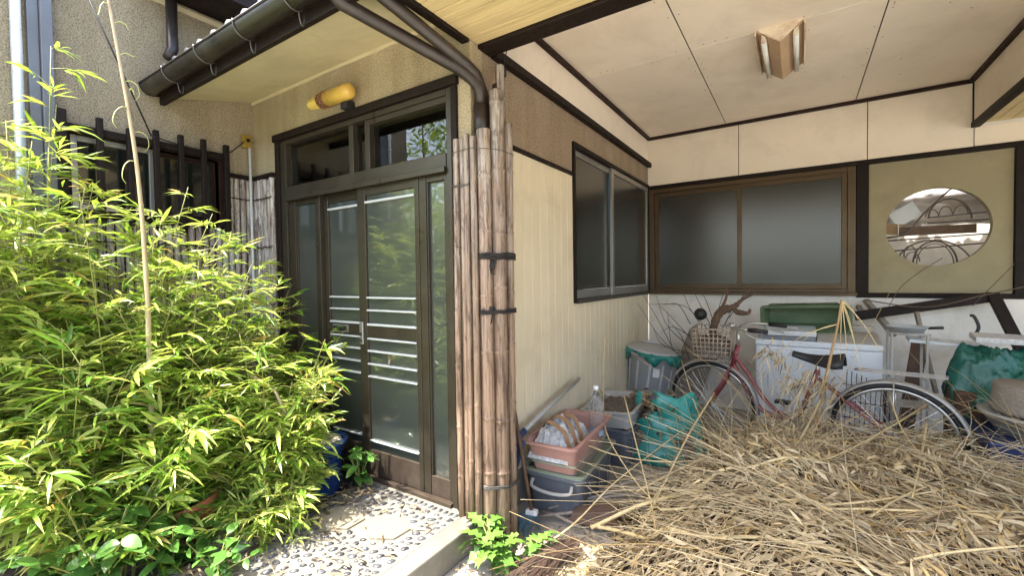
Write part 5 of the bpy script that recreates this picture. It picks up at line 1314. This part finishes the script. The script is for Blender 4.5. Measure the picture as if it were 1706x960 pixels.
# ------------------------------------------------------------------ dry grass heap
def sstep(t): t = np.clip(t, 0, 1); return t*t*(3-2*t)
def heap(x, y):
    x = np.asarray(x, float); y = np.asarray(y, float)
    lx = -.93+.10*np.sin(y*3.1)+.06*np.sin(y*7)+.34*sstep((y-2.7)/.6)      # left border
    fy = 1.36-.10*np.sin(x*2.7)-.55*sstep((x+.55)/1.2)+.30*sstep((-.5-x)/.35)
    d1 = (x-lx)/.62; d2 = (y-fy)/.60
    h = .36*sstep(np.minimum(d1, 1.2))*sstep(np.minimum(d2, 1.2))
    h = h*(1-.42*sstep((y-2.75)/.8))*(1-sstep((y-3.9)/.35))
    nz = .5*np.sin(x*5.1+1.3*np.sin(y*3.7))*np.sin(y*4.3+1.1*np.sin(x*3.1))+.35*np.sin(x*11+2*np.sin(y*8))*np.sin(y*10.3)
    return h*(1+.30*nz)
xs = np.linspace(-1.1, 3.2, 130); ys = np.linspace(.6, 4.3, 110); X, Y = np.meshgrid(xs, ys); Z = heap(X, Y)-.012+RNG.normal(0, .004, X.shape)
V = np.stack([X, Y, Z], -1).reshape(-1, 3); i = np.arange(109)[:, None]*130+np.arange(129)[None]
F = np.stack([i, i+1, i+131, i+130], -1).reshape(-1, 4)
keep = (Z.reshape(-1)[F] > -.004).any(1)
hroot = empty('dry_grass_heap', (0, 0, 0)); tag(hroot, 'heap of dry straw-coloured bamboo grass covering the carport floor', 'dry grass', kind='stuff')
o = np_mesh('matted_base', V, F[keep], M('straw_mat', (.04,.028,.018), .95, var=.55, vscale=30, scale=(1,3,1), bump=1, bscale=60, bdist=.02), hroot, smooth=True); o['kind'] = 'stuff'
def on_heap(n, seed, xr=(-1.0, 2.6), yr=(.95, 4.15)):
    r_ = np.random.default_rng(seed); out = []; tot = 0
    while tot < n:
        x = r_.uniform(*xr, n); y = r_.uniform(*yr, n); h = heap(x, y)
        ok = (h > .004) & (y > .70*np.abs(x)*.5+.8) & ((h > .10) | (r_.random(n) < .45)); P = np.stack([x, y, h], 1)[ok]; out.append(P); tot += len(P)
    return np.concatenate(out)[:n]
N = 70000
P = on_heap(N, 5)
# leaves follow the way the canes fell: clumps share a direction
def flow(P, r_):
    a = 2.35+.9*np.sin(P[:, 0]*2.3+P[:, 1]*1.1)+.8*np.sin(P[:, 1]*3.7-P[:, 0]*1.9)+r_.normal(0, .75, len(P))
    return a
r5 = np.random.default_rng(55); a = flow(P, r5)
e_ = .02; gx = (heap(P[:,0]+e_, P[:,1])-heap(P[:,0]-e_, P[:,1]))/(2*e_); gy = (heap(P[:,0], P[:,1]+e_)-heap(P[:,0], P[:,1]-e_))/(2*e_)
d = np.stack([np.cos(a), np.sin(a), gx*np.cos(a)+gy*np.sin(a)+r5.normal(.05, .26, N)], 1)
nn = np.stack([-gx+r5.normal(0,.55,N), -gy+r5.normal(0,.55,N), np.ones(N)], 1)
lift = r5.exponential(.016, N)
L = r5.uniform(.025, .10, N)*np.where(r5.random(N) < .15, .5, 1.0); Wd = L*r5.uniform(.085, .19, N)+.001
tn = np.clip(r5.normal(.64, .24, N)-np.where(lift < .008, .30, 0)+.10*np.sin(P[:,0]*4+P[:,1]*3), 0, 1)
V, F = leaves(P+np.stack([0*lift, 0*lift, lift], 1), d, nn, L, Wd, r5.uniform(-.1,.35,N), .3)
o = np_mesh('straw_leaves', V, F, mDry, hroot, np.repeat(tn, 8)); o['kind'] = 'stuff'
# fine stems
def stems(n, seed, L0, L1, r_, xr, yr, lift=.03, rise=.12, name='straw_stems'):
    rg = np.random.default_rng(seed); P = on_heap(n, seed, xr, yr); b = []; Fs = []; tn = []; k = 0
    a = flow(P, rg)+rg.normal(0, .35, n)
    for i in range(n):
        L = rg.uniform(L0, L1); d = np.array([math.cos(a[i]), math.sin(a[i])]); cv = rg.normal(0, .25)
        pts = []
        z0 = P[i,2]+rg.uniform(0, lift); rz = rg.normal(rise*.4, rise)
        for t in np.linspace(0, 1, 6):
            th = a[i]+cv*t; q = P[i,:2]+np.array([math.cos(th), math.sin(th)])*L*t
            hz = float(heap(q[0], q[1])); z = max(hz+.006, z0+rz*L*t-.25*rz*L*t*t)
            pts.append(np.array([q[0], q[1], z]))
        if pts[-1][1] > 4.0 and pts[-1][2] < .3: continue
        if min(q[0] for q in pts) < -1.0+.12*rg.random()-(.0 if rg.random() < .93 else .25): continue
        for j, p in enumerate(pts):
            tg = pts[min(j+1,5)]-pts[max(j-1,0)]; s_ = np.cross(tg, [0,0,1.0]); s_ /= max(1e-6, np.linalg.norm(s_)); u_ = np.cross(s_, tg); u_ /= max(1e-6, np.linalg.norm(u_))
            rr = r_*(1-.55*j/5)
            for q in range(3): b.append(p+s_*rr*math.cos(q*2.094)+u_*rr*math.sin(q*2.094))
        base = k*18
        for j in range(5):
            for q in range(3): Fs.append((base+j*3+q, base+j*3+(q+1)%3, base+j*3+3+(q+1)%3, base+j*3+3+q))
        tn += [float(np.clip(rg.normal(.72,.16), 0, 1))]*18; k += 1
    o = np_mesh(name, np.array(b), np.array(Fs), mDry, hroot, np.array(tn), smooth=True); o['kind'] = 'stuff'
stems(2600, 21, .12, .55, .0017, (-.95, 2.3), (1.0, 3.9))
stems(430, 22, .5, 1.2, .0023, (-.9, 2.0), (1.1, 3.6), .07, .20, 'long_stems')
stems(190, 24, .25, .6, .0016, (-.4, 1.4), (2.9, 3.75), .10, .75, 'wispy_stems')
stems(90, 23, .35, .9, .0017, (-.75, .2), (1.9, 3.5), .10, .50, 'rising_stems')
# leaf sprays that stand off the heap round the bicycle
N = 5200; P = on_heap(N, 31, (-.8, 1.5), (2.7, 3.95)); a = RNG.uniform(0, 2*pi, N); P[:, 2] += RNG.uniform(.0, .24, N)**1.1*np.exp(-((P[:,1]-3.45)/.45)**2)
V, F = leaves(P, np.stack([np.cos(a), np.sin(a), RNG.normal(-.15,.45,N)],1), RNG.normal(0,.7,(N,3))+np.array([0,0,1.]), RNG.uniform(.05,.11,N), RNG.uniform(.006,.013,N), RNG.uniform(0,.5,N))
o = np_mesh('standing_leaves', V, F, mDry, hroot, np.repeat(np.clip(RNG.normal(.62,.2,N),0,1), 8)); o['kind'] = 'stuff'

# the long canes that can be told apart: (pixel, height above floor) runs
mCane = M('dry_cane_straw', (.66,.52,.27), .5, var=.18, vscale=4, scale=(6,6,6), rand=.15)
G2 = 'long dry canes lying across the heap'
runs = [
    ([(985,880,.06),(1080,838,.20),(1200,812,.30),(1330,790,.36),(1480,770,.38)], .0085, 'long thick yellow cane sweeping right from the timber wedge'),
    ([(985,876,.05),(1050,890,.14),(1140,920,.22),(1260,935,.30),(1400,955,.36)], .0080, 'orange-brown cane slanting down to the right near the front'),
    ([(1040,660,.50),(1060,740,.32),(1085,840,.24),(1095,900,.2)], .0042, 'slender cane standing steeply in front of the teal bag'),
    ([(1190,655,.55),(1150,720,.42),(1110,800,.30),(1070,880,.22)], .0048, 'straight pale cane slanting down left from the teal bag'),
    ([(1000,650,.50),(1010,720,.38),(1050,790,.26),(1100,850,.24)], .0040, 'thin cane leaning over the pink planter'),
    ([(960,735,.40),(1030,760,.30),(1110,770,.30),(1200,765,.34)], .0040, 'thin cane running level from the pink planter'),
    ([(1380,640,.62),(1340,720,.45),(1290,800,.38),(1235,870,.32)], .0050, 'straight pale cane slanting down left below the saddle'),
    ([(1560,665,.50),(1470,720,.42),(1380,765,.40),(1240,812,.34)], .0050, 'long pale cane crossing the rear wheel'),
    ([(1230,870,.30),(1380,850,.38),(1540,852,.42),(1706,854,.45)], .0050, 'long level pale cane across the lower right'),
    ([(1100,850,.24),(1260,845,.34),(1430,838,.40),(1600,812,.42)], .0046, 'long level cane above the lower right straw'),
    ([(1335,945,.36),(1420,885,.40),(1500,830,.42),(1600,790,.42)], .0044, 'cane rising to the right through the lower middle straw'),
    ([(1545,700,.48),(1535,760,.44),(1520,830,.42)], .0046, 'short upright cane in front of the rear wheel'),
    ([(1480,655,.60),(1505,720,.46),(1560,790,.42),(1600,850,.40)], .0040, 'slender cane slanting down right across the rear wheel'),
    ([(1420,960,.36),(1560,925,.44),(1706,910,.47)], .0046, 'pale cane along the bottom right edge'),
    ([(1135,600,.66),(1160,680,.45),(1195,760,.34)], .0034, 'thin stem in front of the front wheel'),
    ([(900,915,.05),(960,870,.10),(1030,800,.24),(1140,715,.34)], .0040, 'thin cane rising right from beside the broom'),
    ([(1060,820,.22),(1160,770,.32),(1270,735,.36),(1370,735,.37)], .0042, 'thin cane arching over the middle of the heap')]
for i_, (run, r_, lab) in enumerate(runs):
    pts = curve([at(x, y, 2, z) for x, y, z in run], 6); n = len(pts); r_ *= 1.25
    for q in pts: q.z = max(q.z, float(heap(q.x, q.y))+.028)
    rs = [r_*(1.12 if (k % 6 == 0 and 0 < k < n-1) else 1)*(1-.45*k/n) for k in range(n)]
    o = MB().tube(pts, rs, 7).build('dry_cane', mCane, None, smooth=True, origin=tuple(pts[0])); tag(o, lab, 'cane', G2)

# dead stalk leaning over the saddle with its hanging side stems
dsk = empty('dead_stalk', at(1352, 735, 1, 3.40)); tag(dsk, 'dead brown stalk leaning over the bicycle saddle with drooping side stems', 'stalk'); q_ = group_put(dsk)
pth = [at(1352, 735, 1, 3.40), at(1372, 650, 1, 3.42), at(1385, 590, 1, 3.44), at(1396, 540, 1, 3.46), at(1402, 500, 1, 3.48)]
q_(MB().tube(curve(pth, 5), [.010-.0002*k for k in range(21)], 8).build('stem', M('stalk_brown', (.38,.24,.11), .6, var=.3, vscale=12), None, smooth=True))
tip = pth[-1]
for k, (ex, ey) in enumerate(((1412,600),(1436,545),(1470,590),(1424,570),(1440,640),(1400,600),(1330,575),(1290,590))):
    e = at(ex, ey, 1, 3.45); s0 = tip if k < 6 else pth[3]
    q_(MB().tube(curve([s0, (s0+e)/2+Vector((0,0,.03)), e], 5), [.004-.0003*j for j in range(11)], 5).build('side_stem', mCane, None, smooth=True))
N = 420; cc = np.array([tuple(at(1330, 640, 1, 3.45)), tuple(at(1290, 590, 1, 3.45)), tuple(at(1350, 690, 1, 3.4)), tuple(at(1370, 640, 1, 3.42))]); P = cc[RNG.integers(0, 4, N)]+RNG.normal(0, .055, (N, 3))
V, F = leaves(P-np.array(dsk.location), np.stack([RNG.normal(-.3,.4,N), RNG.normal(0,.4,N), RNG.normal(-.7,.4,N)],1), RNG.normal(0,1,(N,3)), RNG.uniform(.05,.10,N), RNG.uniform(.006,.011,N), RNG.uniform(0,.3,N))
o = np_mesh('dead_leaves', V, F, mDry, dsk, np.repeat(np.clip(RNG.normal(.55,.2,N),0,1), 8)); o['kind'] = 'stuff'

# bare twigs fanning over the white wall behind the basket
tw = empty('bare_shrub', (-.70, 4.45, .35)); tag(tw, 'tangle of bare thin twigs fanning up behind the bicycle basket', 'dead shrub'); q_ = group_put(tw)
mTw = M('twig_dark', (.11,.075,.05), .8, var=.3)
for k, (sx_, sy_, mx_, my_, ex, ey) in enumerate(((1130,600,1100,540,1072,492),(1140,600,1098,560,1062,505),(1150,580,1110,540,1093,492),(1150,590,1105,575,1088,548),(1160,575,1120,530,1100,510),(1150,540,1130,508,1105,508),(1180,550,1150,515,1136,480),(1185,545,1165,505,1152,478),(1195,545,1200,505,1215,470),(1205,545,1232,500,1290,468),(1190,540,1176,500,1168,488),(1150,560,1120,545,1100,555),(1140,590,1120,580,1112,520),(1215,530,1240,490,1262,470),(1170,545,1140,510,1080,507),(1148,600,1135,560,1112,533))):
    y0 = 4.15+.5*random.random()
    q_(MB().tube(curve([at(sx_, sy_, 1, y0-.15), at(mx_, my_, 1, y0), at(ex, ey, 1, min(4.9, y0+.15))], 6), [.0045-.00022*j for j in range(13)], 5).build('twig', mTw, None, smooth=True))
# twigs in front of the lower right of the olive panel
for k, (run, lab) in enumerate((([(1440,500),(1540,512),(1640,492),(1706,478)], 'long bare twig lying along the dark wooden frame'), ([(1480,512),(1500,480),(1530,455),(1570,430)], 'bare twig leaning up in front of the olive panel'), ([(1620,510),(1650,480),(1690,440)], 'bare twig leaning right of the round opening'))):
    o = MB().tube(curve([at(x, y, 1, 4.62) for x, y in run], 6), .0045 if k == 0 else .0025, 6).build('bare_twig', mTw, None, smooth=True, origin=tuple(at(*run[0], 1, 4.62))); tag(o, lab, 'twig')
# upright dead weed by the siding
dw_ = empty('dead_weed', at(1008, 660, 1, 3.0)); tag(dw_, 'thin dead weed stem standing against the cream siding', 'dead weed'); q_ = group_put(dw_)
s_ = [at(1006, 690, 1, 3.0), at(1005, 620, 1, 3.02), at(1008, 565, 1, 3.03)]
q_(MB().tube(curve(s_, 5), .0028, 5).build('stem', mCane, None, smooth=True))
for k in range(9):
    q = s_[0]+(s_[2]-s_[0])*(.25+.08*k); e = q+Vector((random.choice((-1,1))*random.uniform(.03,.07), -.02, random.uniform(.0,.05))); q_(MB().tube([q, (q+e)/2+Vector((0,0,.008)), e], .0014, 4).build('twiglet', mCane, None, smooth=True))

# dry needles and leaves on the concrete at the foot of the heap
N = 1500; bx = RNG.normal(-.95, .16, N); by = RNG.normal(1.72, .20, N); ok = (bx > PX1+.02); bx = bx[ok]; by = by[ok]; N = len(bx); an = RNG.uniform(0, 2*pi, N); L = RNG.uniform(.02, .07, N)
V, F = leaves(np.stack([bx, by, RNG.uniform(.002, .016, N)], 1), np.stack([np.cos(an), np.sin(an), RNG.uniform(0,.2,N)], 1), np.stack([RNG.normal(0,.4,N), RNG.normal(0,.4,N), np.ones(N)], 1), L, L*.12, RNG.uniform(0,.15,N))
tag(np_mesh('scattered_litter', V, F, mDry, None, np.repeat(RNG.uniform(.05,.8,N), 8)), 'scattered dry needles and leaves on the concrete by the weed', 'leaf litter', kind='stuff')
